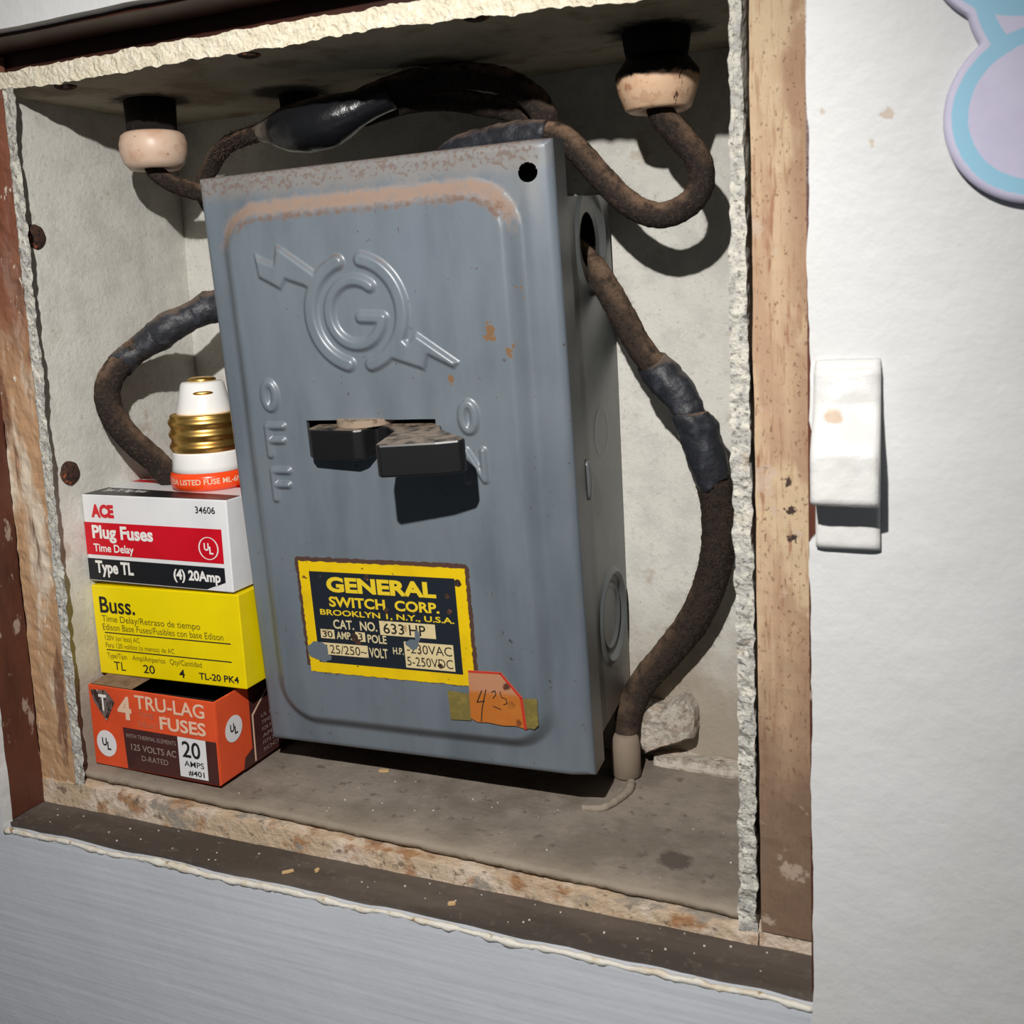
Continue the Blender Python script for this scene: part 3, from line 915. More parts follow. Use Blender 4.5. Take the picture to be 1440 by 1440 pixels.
# body: open fronted steel box with knockouts on its right side
bu0, bu1, bv0, bv1 = 1.6, BW - 1.6, 6.5, 173.5
bm_ = MB()
def nb(u, v_):
    return max(-63.0, box_y_to_n(u, v_, 85.6))
FN = -3.0
def bq(a, b):
    bm_.quad(U(*a, FN), U(*b, FN), U(*b, nb(*b)), U(*a, nb(*a)))
bq((bu0, bv0), (bu1, bv0))
bq((bu1, bv1), (bu0, bv1))
bq((bu0, bv1), (bu0, bv0))
bm_.quad(U(bu0, bv0, nb(bu0, bv0)), U(bu1, bv0, nb(bu1, bv0)), U(bu1, bv1, nb(bu1, bv1)), U(bu0, bv1, nb(bu0, bv1)))
tv = np.linspace(bv0, bv1, 330)
tt = np.linspace(0, 1, 120)
TT, TV = np.meshgrid(tt, tv)
NB = np.array([nb(bu1, x) for x in tv])[:, None]
TN = FN + (NB - FN) * TT
kh, kr = (160.0, -39.5), 8.6
d1 = np.hypot(TV - kh[0], TN - kh[1])
nearh = np.abs(d1 - kr) < 0.3
sc2 = np.where(nearh, kr / np.maximum(d1, 1e-6), 1)
TV2 = kh[0] + (TV - kh[0]) * sc2
TN2 = kh[1] + (TN - kh[1]) * sc2
d2 = np.hypot(TV - 38.0, TN + 38.0)
d3 = np.hypot(TV - 100.0, TN + 38.0)
def ringbump(d, r, w, h):
    return h * np.exp(-((d - r) / w) ** 2)
rel = ringbump(d1, 15.5, 1.2, 0.9) - 0.8 * (1 - sstep(d1, 12.5, 15.0)) + ringbump(d2, 14.6, 1.0, 1.1) - 1.1 * (1 - sstep(d2, 12.6, 14.4)) + ringbump(d2, 10.4, 0.8, 0.9)
rel = rel + ringbump(d3, 7.5, 0.7, 0.15)
SV = np.stack([np.full(TV.size, bu1 - BW / 2) + rel.ravel(), -TN2.ravel(), TV2.ravel()], -1)
si = np.arange(TV.size).reshape(TV.shape)
sq = np.stack([si[:-1, :-1], si[1:, :-1], si[1:, 1:], si[:-1, 1:]], -1).reshape(-1, 4)
kp = d1.ravel()[sq].mean(1) > kr * 0.985
bm_.add(SV, sq[kp])
mk('enclosure_body', bm_.v, bm_.f, M['grey_body'], switch, True)
# shallow clip on the body side
cl = MB()
vv_, ff_ = rough_box(U(BW - 1.8, 84, -17), U(BW + 0.4, 96, -14.5), (1, 1, 2), lambda p: (0.5 * math.cos((p[2] - 90) / 6 * 1.5) if p[0] > BW / 2 - 1 else 0, 0, 0))
mk('latch_tab', vv_, ff_, M['grey_body'], switch, True)
# insides behind the slot
ins = MB().box(U(10, 60, -52), U(105, 150, -26))
mk('switch_mechanism', ins.v, ins.f, M['dark_inside'], switch)

# handle
hp = [(33.5, -14), (34.0, 7.5), (36, 9.4), (51.5, 11.0), (54.2, 9.4), (56.0, 4.5), (60, 5.0), (65.6, 11.4), (68.6, 29.6), (70, 31.0), (85.6, 27.0), (91.8, 24.2), (92.2, 21.5), (79.2, 8.8), (75.0, -2), (74.5, -14)]
hm = MB().prism(hp, 101.9, 111.3, lambda p, d: (p[0] - BW / 2, -p[1], d))
ho = fixnormals(mk('handle', hm.v, hm.f, M['black_plastic'], switch))
ho['label'] = 'black switch lever sticking out of the slot'
bv = ho.modifiers.new('bevel', 'BEVEL')
bv.width = 0.7 * MM
bv.segments = 2
v, f = lathe([(0.01, 1.4), (1.9, 1.4), (1.9, 2.2), (9.2, 2.2), (9.2, 0.2), (0.01, 0.2)], 40)
mk('pivot_disc', v, f, M['dusty_disc'], ho, False, U(50.5, 111.2, -0.5))
v, f = lathe([(0.01, 0), (2.6, 0), (2.6, 0.9), (0.01, 0.9)], 24)
mk('pivot_pin', v, f, M['dark_inside'], ho, False, U(50.5, 113.0, -3.5))

# nameplate
PZ = 3.85
pf = lambda off: (lambda u, v_: U(PL[0] + u * (PL[1] - PL[0]), PL[3] - v_ * (PL[3] - PL[2]), PZ + off))
# plate as thin slab with slightly eaten edge
pp = []
nE = 60
for k in range(4 * nE):
    s_, t_ = divmod(k, nE)
    t_ = t_ / nE
    a = [(t_, 0), (1, t_), (1 - t_, 1), (0, 1 - t_)][s_]
    x, y = a
    j = 0.006 * fractal((x * 60, y * 60, 0), 0.4, 3)
    pp.append((min(1, max(0, x)) + (j if s_ in (1, 3) else 0), y + (1.4 * j if s_ in (0, 2) else 0)))
pm = MB().prism(pp, 0.0, -0.45, lambda p, d: pf(d)(p[0], p[1]))
plate = fixnormals(mk('nameplate', pm.v, pm.f, M['plate_yellow'], switch))
plate['label'] = 'yellow and navy maker plate with lettering'
mbk = MB()
rect_into(mbk, 0.062, 0.938, 0.085, 0.905, pf(0.05))
mk('navy_panel', mbk.v, mbk.f, M['plate_navy'], plate)
cells = [(0.468, 0.80, 0.488, 0.613), (0.092, 0.180, 0.60, 0.682), (0.312, 0.372, 0.604, 0.688), (0.085, 0.380, 0.722, 0.830), (0.605, 0.895, 0.655, 0.885)]
mcf = MB()
for c in cells:
    rect_into(mcf, *c, pf(0.09))
mk('cream_fields', mcf.v, mcf.f, M['field_cream'], plate)
def tx(mb, s, x0, x1, ya, yb, fn, bold=0.0):
    text_into(mb, s, x0, x1, yb, ya, fn, bold)
my = MB()
tx(my, 'GENERAL', 0.165, 0.825, 0.125, 0.262, pf(0.13), 0.045)
tx(my, 'SWITCH  CORP.', 0.17, 0.835, 0.300, 0.392, pf(0.13), 0.03)
tx(my, 'BROOKLYN 1, N.Y., U.S.A.', 0.105, 0.915, 0.418, 0.478, pf(0.13), 0.02)
mk('yellow_lettering', my.v, my.f, M['ink_yellow'], plate)
mc = MB()
tx(mc, 'CAT.  NO.', 0.18, 0.452, 0.505, 0.588, pf(0.13), 0.02)
tx(mc, 'AMP.', 0.192, 0.288, 0.612, 0.680, pf(0.13), 0.02)
tx(mc, 'POLE', 0.386, 0.502, 0.618, 0.692, pf(0.13), 0.02)
tx(mc, 'VOLT', 0.388, 0.500, 0.735, 0.822, pf(0.13), 0.02)
tx(mc, 'H.P.', 0.535, 0.598, 0.715, 0.775, pf(0.13), 0.02)
mk('cream_lettering', mc.v, mc.f, M['ink_cream'], plate)
mb_ = MB()
tx(mb_, '633', 0.490, 0.615, 0.505, 0.598, pf(0.15), 0.01)
tx(mb_, 'HP', 0.645, 0.742, 0.505, 0.598, pf(0.15), 0.01)
tx(mb_, '30', 0.105, 0.168, 0.612, 0.672, pf(0.15), 0.01)
tx(mb_, '3', 0.330, 0.356, 0.612, 0.678, pf(0.15), 0.01)
tx(mb_, '125/250~', 0.118, 0.372, 0.738, 0.816, pf(0.15), 0.0)
tx(mb_, '-230VAC', 0.62, 0.885, 0.675, 0.755, pf(0.15), 0.0)
tx(mb_, '5-250VDC', 0.615, 0.885, 0.785, 0.865, pf(0.15), 0.0)
mk('stamped_lettering', mb_.v, mb_.f, M['ink_black'], plate)
mp_ = MB()
def blobpoly(cx, cy, r, seed, n=26, sy=1.55):
    return [(cx + r * (1 + 0.35 * nz((math.cos(a) * 2, math.sin(a) * 2, 0), 0.9, seed)) * math.cos(a), cy + sy * r * (1 + 0.35 * nz((math.cos(a) * 2, math.sin(a) * 2, 0), 0.9, seed)) * math.sin(a)) for a in [2 * math.pi * k / n for k in range(n)]]
poly_into(mp_, blobpoly(0.065, 0.80, 0.060, 1), pf(0.17))
poly_into(mp_, blobpoly(0.115, 0.855, 0.03, 8, sy=1.0), pf(0.172))
mk('bare_patch', mp_.v, mp_.f, M['bare_paint'], plate)['label'] = 'grey spot where the plate has flaked off at its lower left corner'
mp_ = MB()
poly_into(mp_, blobpoly(0.655, 0.675, 0.036, 4, sy=1.2), pf(0.17))
poly_into(mp_, blobpoly(0.69, 0.60, 0.016, 6, sy=3.4), pf(0.172))
mk('bare_patch', mp_.v, mp_.f, M['bare_paint'], plate)['label'] = 'grey spot where the plate has flaked off below the catalogue number'
mr_ = MB()
for cx, cy, r, sd in ((0.305, 0.655, 0.022, 2), (0.322, 0.69, 0.016, 5), (0.42, 0.115, 0.016, 11), (0.888, 0.235, 0.016, 3), (0.893, 0.37, 0.015, 9), (0.81, 0.845, 0.014, 4), (0.955, 0.12, 0.02, 6), (0.52, 0.40, 0.016, 7)):
    poly_into(mr_, blobpoly(cx, cy, r, sd), pf(0.175))
mk('rust_spots', mr_.v, mr_.f, M['rust'], plate)

# price tag under yellowed tape
tf = lambda off: (lambda u, v_: U(u, v_, 3.75 + off))
tgp = [(78.8, 34.3), (89.6, 34.6), (96.0, 26.8), (96.6, 16.6), (93, 17.4), (89, 17.0), (84, 17.5), (80.4, 17.3), (78.2, 18.4)]
tg = MB().prism(tgp, 0.30, 0.12, lambda p, d: tf(d)(*p))
tago = fixnormals(mk('price_tag', tg.v, tg.f, M['tag_paper'], switch))
tago['label'] = 'small orange paper price tag with a red edge and handwritten 4 25'
tr_ = MB()
for a, b, w in ((tgp[0], tgp[1], 0.7), (tgp[1], tgp[2], 0.8), (tgp[2], tgp[3], 0.9)):
    d = Vector((b[0] - a[0], b[1] - a[1])).normalized()
    nn = Vector((d.y, -d.x)) * w
    tr_.quad(tf(0.36)(a[0], a[1]), tf(0.36)(b[0], b[1]), tf(0.36)(b[0] + nn.x, b[1] + nn.y), tf(0.36)(a[0] + nn.x, a[1] + nn.y))
mk('red_edge', tr_.v, tr_.f, M['tag_red'], tago)
hw = MB()
def stroke(pts, w=0.32):
    for a, b in zip(pts[:-1], pts[1:]):
        d = Vector((b[0] - a[0], b[1] - a[1])).normalized()
        nn = Vector((-d.y, d.x)) * w / 2
        e = d * w * 0.3
        hw.quad(tf(0.42)(a[0] - nn.x - e.x, a[1] - nn.y - e.y), tf(0.42)(b[0] - nn.x + e.x, b[1] - nn.y + e.y), tf(0.42)(b[0] + nn.x + e.x, b[1] + nn.y + e.y), tf(0.42)(a[0] + nn.x - e.x, a[1] + nn.y - e.y))
stroke([(82.8, 28.0), (80.9, 24.0), (83.4, 24.6)])
stroke([(84.2, 28.4), (82.4, 22.0), (81.8, 17.8)])
stroke([(86.0, 27.8), (87.2, 28.4), (87.4, 27.2), (86.4, 25.8)], 0.28)
stroke([(88.8, 28.3), (89.2, 26.4), (90.6, 26.0), (90.8, 24.6), (89.6, 24.0)], 0.28)
stroke([(86.2, 23.2), (88.6, 22.4)], 0.28)
mk('handwriting', hw.v, hw.f, M['ink_black'], tago)
for a in ([(71.2, 26.9), (78.5, 26.4), (78.3, 17.6), (71.4, 17.2)], [(96.0, 26.6), (100.6, 26.9), (100.4, 18.4), (99.0, 17.0), (96.5, 17.0)]):
    tp = MB().prism(a, 0.34, 0.18, lambda p, d: tf(d)(*p))
    fixnormals(mk('tape', tp.v, tp.f, M['old_tape'], tago))

# ------------------------------------------------------------------ cables
def fuzz(path, radius, n, seed, length=1.5):
    rnd = random.Random(seed)
    V, F = [], []
    m = len(path)
    for k in range(n):
        i = rnd.randrange(1, m - 1)
        T_ = (path[i + 1] - path[i - 1]).normalized()
        a = Vector((rnd.uniform(-1, 1), rnd.uniform(-1, 1), rnd.uniform(-1, 1)))
        d = (a - T_ * a.dot(T_))
        if d.length < 0.05:
            continue
        d.normalize()
        t = i / (m - 1)
        r = (radius(t) if callable(radius) else radius) * 0.96
        base = path[i] + (path[i + 1] - path[i]) * rnd.random() + d * r
        lean = T_ * rnd.uniform(-0.9, 0.9) + Vector((rnd.uniform(-0.4, 0.4), rnd.uniform(-0.4, 0.4), rnd.uniform(-0.4, 0.4)))
        L_ = length * rnd.uniform(0.4, 1.0)
        tip = base + (d + lean).normalized() * L_
        mid = base + d * L_ * 0.55
        w_ = T_.cross(d) * 0.045
        b0 = len(V)
        V += [base - w_, base + w_, mid + w_ * 0.8, mid - w_ * 0.8, tip]
        F += [(b0, b0 + 1, b0 + 2, b0 + 3), (b0 + 3, b0 + 2, b0 + 4)]
    return V, F

def cable(name, label, pts, r, mat, tapes=(), root=None, seed=1.0, rough=0.06):
    path = spline(pts, 10)
    loc = Vector(pts[-1])
    t = thing(name, label, 'cable', loc)
    v, f = tube(path, r, 18, rough, 0.55, seed)
    mk('conductor', sub(v, loc), f, mat, t, True)
    v, f = fuzz(path, r, int(len(path) * 18), seed, 2.0)
    fo = mk('cloth_fuzz', sub(v, loc), f, M['fuzz'], t)
    fo['kind'] = 'stuff'
    n = len(path)
    for (a, b, rad, m) in tapes:
        seg = path[int(a * (n - 1)):int(b * (n - 1)) + 1]
        rf = (lambda t, q=rad: (q(t) if callable(q) else q) * (0.90 + 0.10 * min(1, t * 5, (1 - t) * 5)))
        v, f = tube(seg, rf, 24, 0.13, 0.2, seed + 4, 2.2)
        mk('tape_wrap', sub(v, loc), f, m, t, True)
    return t, path, loc

loopP = [(200.6, 50, 219), (201.5, 50, 211.8), (206.6, 50, 205.0), (211.8, 50, 197.9), (212.2, 50, 190.5), (207.6, 50, 185.2), (199.7, 50, 183.4), (191.0, 50, 187.6), (183.0, 50.5, 195.8), (176.2, 51, 203.8), (169.4, 52.5, 209.4), (158.7, 54, 210.9), (143.6, 57, 210.4), (131, 60, 208.4), (124, 63, 202), (121, 65, 191.5)]
cable('looped_cable', 'dusty cloth cable looping from the right porcelain insulator over the switch box', loopP, 3.75, M['cloth_cable'],
      [(0.70, 0.93, 4.7, M['friction_tape'])], seed=2)
# arched cable: a thin lead, a fat black taped splice and two thick conductors
arcA = [(64, 61, 187), (52, 63, 188), (36, 64.5, 193), (29.2, 62.5, 205.8), (35.1, 62, 214.8), (44.2, 58.5, 219.8), (57.6, 52, 220.8), (70.3, 48, 221.2), (86, 45, 221.8)]
t_arc, pathA, locA = cable('arched_cable', 'thick black cable with a shiny taped splice arching over the switch box', arcA, 3.0, M['cloth_cable'], seed=5)
for pts, r, m in (([(94, 44, 222.0), (105, 45, 225.0), (118.5, 48, 229.2), (133, 50.5, 230.8), (148.4, 52.5, 228.8), (157.6, 54.5, 224.4), (163.6, 55, 217.6), (164.2, 57, 208), (163, 60, 191)], 4.1, M['cloth_cable']),
                  ([(94, 45, 220.0), (105, 48, 221.8), (118.5, 53, 225.0), (132.0, 56.5, 224.8), (143.0, 58.5, 222.2), (152, 61, 219.4), (157.0, 63, 212), (157, 65, 191.5)], 3.6, M['cloth_cable'])):
    v, f = tube(spline(pts, 10), r, 18, 0.06, 0.55, 8)
    mk('conductor', sub(v, locA), f, m, t_arc, True)
def splice_r(t):
    return 3.6 + 3.9 * math.exp(-((t - 0.50) / 0.30) ** 4) + 0.35 * math.sin(t * 15) + 1.0 * t
v, f = tube(spline([(66, 49.6, 221.2), (73, 46.8, 220.8), (83, 44.5, 220.0), (94, 43.6, 220.6), (106, 44.6, 223.6), (117, 46.6, 227.0)], 12), splice_r, 28, 0.05, 0.16, 3)
mk('tape_wrap', sub(v, locA), f, M['shiny_tape'], t_arc, True)
# right hand cable out of the knockout
cP = [(166, 66, 178), (174.4, 64, 170.8), (179.6, 62, 164.2), (185.0, 60, 155.5), (190.2, 60, 145.4), (196.0, 60, 137.7), (202.2, 60, 130.0), (206.4, 60, 122.5), (208.8, 61.5, 114.8), (210.9, 63.5, 105), (212.2, 66.5, 94.2), (211.4, 69.5, 81), (208.0, 72.5, 67.8), (202.0, 74.5, 54.4), (193.0, 75.5, 42.0), (184.0, 75, 30.4), (179.8, 72.5, 20), (179.4, 70, 10)]
cable('bowed_cable', 'brown cable with frayed black tape bowing from the box side hole down to the floor', cP,
      lambda t: 4.1 + 1.2 * min(1, max(0, (t - 0.35) / 0.2)) - 1.2 * max(0, (t - 0.75) / 0.25), M['brown_cable'],
      [(0.28, 0.42, lambda t: 5.3 + 0.5 * math.sin(t * 5), M['friction_tape']), (0.40, 0.545, lambda t: 6.4 - 0.6 * t, M['friction_tape'])], seed=9)
# left hand cable
dP = [(68, 54, 166), (54, 52, 166), (39.4, 49, 163.6), (35.4, 46, 161.8), (29.0, 42, 158.6), (21.0, 38, 153.6), (14.2, 33, 148.0), (9.4, 28.5, 141.5), (7.8, 27, 134.6), (9.0, 28, 126.6), (12.8, 32, 117.8), (16.4, 38, 110.2), (20, 46, 100), (24, 62, 90)]
cable('bent_cable', 'black cable bent beside the fuse cartons on the left side of the box', dP, 4.5, M['cloth_cable'],
      [(0.10, 0.40, lambda t: 5.5 + 0.4 * math.sin(t * 9), M['friction_tape']), (0.36, 0.50, lambda t: 5.0 + 0.5 * math.sin(t * 6 + 1), M['friction_tape'])], seed=12)
eP = [(26.0, 40, 217), (26.4, 40, 211.8), (29.2, 43, 207.8), (32.0, 48, 205.4), (37, 55, 203.0), (48, 60, 198), (70, 60, 186)]
cable('short_cable', 'short grey cable from the left porcelain insulator into the box', eP, 3.0, M['cloth_cable'], seed=15)

# ------------------------------------------------------------------ porcelain
def insulator(name, label, at, parts):
    t = thing(name, label, 'insulator', at, None, None)
    for nm, prof, m in parts:
        v, f = lathe(prof, 40)
        fixnormals(mk(nm, v, f, m, t, True))
    return t
insulator('porcelain_insulator', 'pinkish white porcelain insulator hanging from the ceiling in the left corner', (27.0, 40, 211.6), [
    ('knob', [(3.6, 1.6), (4.2, 0.2), (8.4, 0), (10.2, 2.0), (11.4, 5.4), (11.5, 8.6), (10.8, 11.2), (9.6, 12.2), (7.0, 12.6), (3.6, 12.6), (3.6, 1.6)], M['porcelain']),
    ('neck', [(3.7, 12.0), (8.4, 12.2), (8.8, 22.8), (3.7, 22.8)], M['soot_and_shade'])])
insulator('porcelain_insulator', 'cracked scorched porcelain insulator with the looped cable in the right corner', (200.6, 50, 212.6), [
    ('knob', [(4.4, 1.8), (5.0, 0.3), (8.2, 0), (9.4, 0.8), (11.0, 5.0), (12.0, 8.6), (11.8, 10.6), (9.6, 13.6), (8.6, 14.8), (4.4, 14.8), (4.4, 1.8)], M['burnt_porcelain']),
    ('neck', [(4.5, 14.4), (8.4, 14.6), (9.0, 16.2), (9.8, 21.6), (4.5, 21.6)], M['soot_and_shade'])])
insulator('porcelain_insulator', 'dust covered insulator behind the taped splice of the arched cable', (72.0, 63.5, 220.6), [
    ('knob', [(0.01, 0), (7.0, 0), (9.2, 2.2), (9.6, 6.0), (8.0, 8.4), (5.2, 9.2), (0.01, 9.2)], M['dusty_porcelain']),
    ('neck', [(0.01, 9.0), (6.4, 9.0), (6.8, 13.8), (0.01, 13.8)], M['soot_and_shade'])])
v, f = lathe([(0.01, 0), (4.2, 0), (4.9, 0.8), (4.9, 10), (4.4, 13.6), (3.6, 14.6), (0.01, 14.6)], 32)
t = fixnormals(mk('cable_sleeve', v, f, M['grey_tube'], None, True, (179.6, 68.5, floorz(179) + 0.2)))
tag(t, 'grey tapered sleeve standing on the niche floor at the foot of the bowed cable', 'sleeve')
# putty curl and plaster lump
v, f = tube(spline([(182.6, 63, 0.8), (183.4, 57, 0.9), (181.6, 49, 0.9), (178.6, 43, 0.9), (172.6, 41.5, 0.7)], 10), lambda t: 1.5 - 0.4 * t, 12, 0.2, 0.4, 3)
tag(mk('wire_end', sub(v, (182, 55, 0.0)), f, M['board_floor'], None, True, (182, 55, 0.0)), 'short curled grey wire end lying on the niche floor beside the sleeve', 'wire')
lump = [(179.6, 17.6), (183.2, 21.6), (189.6, 21.0), (197.2, 26.0), (200.4, 21.2), (200.6, 12.2), (193.4, 9.4), (184.2, 5.6), (180.8, 9.0)]
dl = []
for a, b in zip(lump, lump[1:] + lump[:1]):
    for k in range(7):
        t_ = k / 7.0
        dl.append((a[0] + (b[0] - a[0]) * t_ + 0.5 * nz((a[0] + k, b[1], 0), 0.5, 2), a[1] + (b[1] - a[1]) * t_ + 0.5 * nz((a[0] + k, b[1], 4), 0.5, 3)))
V, F = [], []
lc = (190.5, 14.8)
nl = len(dl)
NRG = 12
for j in range(NRG + 5):
    for (x, z) in dl:
        if j <= NRG:
            t_ = (j + 0.05) / (NRG + 0.05)
            px, pz = lc[0] + (x - lc[0]) * t_ * 0.97, lc[1] + (z - lc[1]) * t_ * 0.97
            yy = 75.2 + 1.6 * max(0, t_ - 0.85) / 0.15 + 0.12 * (px - 190)
        else:
            px, pz = x, z
            yy = 77.2 + (j - NRG) * 2.2
        q3 = (px, yy, pz)
        V.append((px + 0.4 * fractal(q3, 0.3, 2), yy + 0.9 * fractal(q3, 0.16, 5), pz + 0.4 * fractal(q3, 0.3, 7)))
F = [(j * nl + k, j * nl + (k + 1) % nl, (j + 1) * nl + (k + 1) % nl, (j + 1) * nl + k) for j in range(NRG + 4) for k in range(nl)]
F.append(tuple(range(nl)))
tag(fixnormals(mk('plaster_lump', sub(V, (190, 79, 2)), F, M['plaster'], None, False, (190, 79, 2))), 'rough whitish plaster lump in the back right corner under the bowed cable', 'plaster')
V, F = rough_box((186, 79, -1), (228, 86, 3.2), (1.4, 1.4, 1.4), lambda p: (0, 1.0 * fractal(p, 0.15, 3) + (1.5 if p.y < 82 and p.z > 1 else 0), 0.9 * fractal(p, 0.12, 6)))
structure(mk('trim_12', V, F, M['plaster'], None, False), 'crumbling plaster fillet along the back of the niche floor')

# ------------------------------------------------------------------ fuse cartons
class Carton:
    def __init__(s, label, w, d, h, at, yaw, mat, top=True, tilt=0.0):
        """at: world position of the front left bottom corner"""
        s.w, s.d, s.h = w, d, h
        ca, sa = math.cos(yaw), math.sin(yaw)
        loc = (at[0] + ca * w / 2 - sa * d / 2, at[1] + sa * w / 2 + ca * d / 2, at[2])
        s.root = thing('fuse_carton', label, 'carton', loc, Euler((0, tilt, yaw)), 'fuse cartons stacked beside the switch box')
        x0, x1, y0, y1 = -w / 2, w / 2, -d / 2, d / 2
        m = MB()
        if top:
            m.box((x0, y0, 0), (x1, y1, h))
        else:
            tck = 0.6
            m.box((x0, y0, 0), (x1, y0 + tck, h)).box((x0, y1 - tck, 0), (x1, y1, h)).box((x0, y0 + tck, 0), (x0 + tck, y1 - tck, h)).box((x1 - tck, y0 + tck, 0), (x1, y1 - tck, h)).box((x0, y0, 0), (x1, y1, tck))
        s.body = mk('carton_body', m.v, m.f, mat, s.root)
        b = s.body.modifiers.new('bevel', 'BEVEL')
        b.width = 0.35 * MM
        b.segments = 2

    def front(s, off):
        return lambda a, b: (-s.w / 2 + a * s.w, -s.d / 2 - off, s.h * (1 - b))

    def side(s, off):
        return lambda a, b: (s.w / 2 + off, -s.d / 2 + a * s.d, s.h * (1 - b))

    def topf(s, off):
        return lambda a, b: (-s.w / 2 + a * s.w, -s.d / 2 + b * s.d, s.h + off)

    def printed(s, name, m, build, parent=None, label=None):
        q_ = MB()
        build(q_)
        o = mk(name, q_.v, q_.f, m, parent or s.root)
        if label:
            o['label'] = label
        return o

def UL(q_, fn, cx, cy, rx, ry):
    tx(q_, 'U', cx - 0.55 * rx, cx + 0.05 * rx, cy - 0.55 * ry, cy + 0.25 * ry, fn, 0.03)
    tx(q_, 'L', cx + 0.08 * rx, cx + 0.55 * rx, cy - 0.2 * ry, cy + 0.6 * ry, fn, 0.03)

# orange and maroon carton at the bottom, open topped
OC = Carton('orange and maroon open fuse carton at the bottom of the stack', 55.2, 58, 29.4, (1.9, 10.2, 4.9), -0.016, M['carton_orange'], False)
fr = OC.front(0.12)
def b_(q_):
    poly_into(q_, [(0.262, 0.475), (1.0 - 0.005, 0.475), (0.995, 0.985), (0.275, 0.985)], fr)
mp1 = OC.printed('maroon_panel', M['carton_maroon'], b_)
def b_(q_):
    rect_into(q_, 0.700, 0.915, 0.475, 0.955, OC.front(0.22))
OC.printed('white_panel', M['carton_white'], b_)
def b_(q_):
    F2 = OC.front(0.30)
    tx(q_, '20', 0.730, 0.870, 0.515, 0.715, F2, 0.015)
    tx(q_, 'AMPS', 0.738, 0.890, 0.752, 0.822, F2, 0.01)
    tx(q_, '#401', 0.765, 0.888, 0.860, 0.935, F2, 0.02)
OC.printed('black_lettering', M['ink_black'], b_)
for fnn, cx, cy, rx, ry in ((OC.front, 0.115, 0.715, 0.082, 0.165), (OC.side, 0.155, 0.43, 0.080, 0.155)):
    ov = OC.printed('white_oval', M['carton_white'], lambda q_: disc_into(q_, cx, cy, rx, ry, fnn(0.2)))
    OC.printed('oval_lettering', M['ink_black'], lambda q_: UL(q_, fnn(0.3), cx, cy, rx * 0.78, ry * 0.78), ov)
def b_(q_):
    F2 = OC.front(0.22)
    tx(q_, '4', 0.235, 0.348, 0.085, 0.375, F2, 0.03)
    tx(q_, 'TRU-LAG', 0.382, 0.925, 0.045, 0.215, F2, 0.015)
    tx(q_, 'FUSES', 0.570, 0.925, 0.265, 0.425, F2, 0.025)
OC.printed('cream_lettering', M['ink_cream_orange'], b_)
def b_(q_):
    F2 = OC.front(0.22)
    tx(q_, 'TIME', 0.405, 0.525, 0.245, 0.315, F2, 0.0)
    tx(q_, 'DELAY', 0.395, 0.560, 0.360, 0.430, F2, 0.0)
OC.printed('faded_lettering', M['ink_faded'], b_)
def b_(q_):
    F2 = OC.front(0.30)
    tx(q_, 'WITH THERMAL ELEMENTS', 0.285, 0.685, 0.540, 0.592, F2, 0.0)
    tx(q_, '125 VOLTS AC', 0.320, 0.680, 0.660, 0.740, F2, 0.01)
    tx(q_, 'D-RATED', 0.400, 0.610, 0.790, 0.855, F2, 0.0)
OC.printed('grey_lettering', M['ink_grey'], b_)
def b_(q_):
    S2 = OC.side(0.25)
    for k in range(6):
        tx(q_, ['UL LISTED FUSE', 'TIME DELAY TYPE', 'FOR MOTORS AND', 'APPLIANCES', 'FITS STANDARD', 'SOCKETS'][k], 0.42, 0.80 - 0.04 * (k % 3), 0.46 + k * 0.085, 0.505 + k * 0.085, S2)
OC.printed('side_lettering', M['ink_grey'], b_)
def b_(q_):
    S2 = OC.side(0.12)
    poly_into(q_, [(0.315, 0.0), (1.0, 0.0), (1.0, 1.0), (0.22, 1.0), (0.24, 0.86), (0.315, 0.80)], S2)
OC.printed('maroon_side', M['carton_maroon'], b_)
def b_(q_):
    S2 = OC.side(0.2)
    poly_into(q_, [(0.33, 0.98), (0.345, 0.98), (0.345, 0.42), (0.60, 0.05), (0.585, 0.05), (0.33, 0.40)], S2)
OC.printed('cream_line', M['ink_cream_orange'], b_)
def b_(q_):
    F2 = OC.front(0.22)
    poly_into(q_, [(0.020, 0.055), (0.150, 0.045), (0.215, 0.175), (0.135, 0.43), (0.090, 0.33), (0.04, 0.20)], F2)
OC.printed('emblem', M['emblem_grey'], b_)
def b_(q_):
    F2 = OC.front(0.30)
    tx(q_, 'T', 0.085, 0.150, 0.10, 0.30, F2, 0.02)
OC.printed('emblem_letter', M['ink_white'], b_)
lin_ = MB().box((-26.8, -28.2, 0.8), (26.8, 28.2, 20))  # filler block; shadow inside the open carton put into its dark colour
M['carton_shade'] = plain('carton_shade', (40, 32, 30), 0.6)
mk('inner_shade', lin_.v, lin_.f, M['carton_shade'], OC.root)
for a_, b2 in (((-27.0, -28.3, 19), (27.0, -28.1, 29.0)), ((26.8, -28.2, 19), (26.95, 28.2, 29.0)), ((-26.95, -28.2, 19), (-26.8, 28.2, 29.0))):
    lw = MB().box(a_, b2)
    mk('inner_lining', lw.v, lw.f, M['carton_kraft'], OC.root)
# folded flaps inside the open top
def b_(q_):
    q_.add([(-27.0, -28.4, 29.5), (-8, -28.4, 29.5), (-8, -15, 30.2), (-27.0, -15, 30.4)], [(0, 1, 2, 3)])
fl = OC.printed('top_flap', M['carton_kraft'], b_)

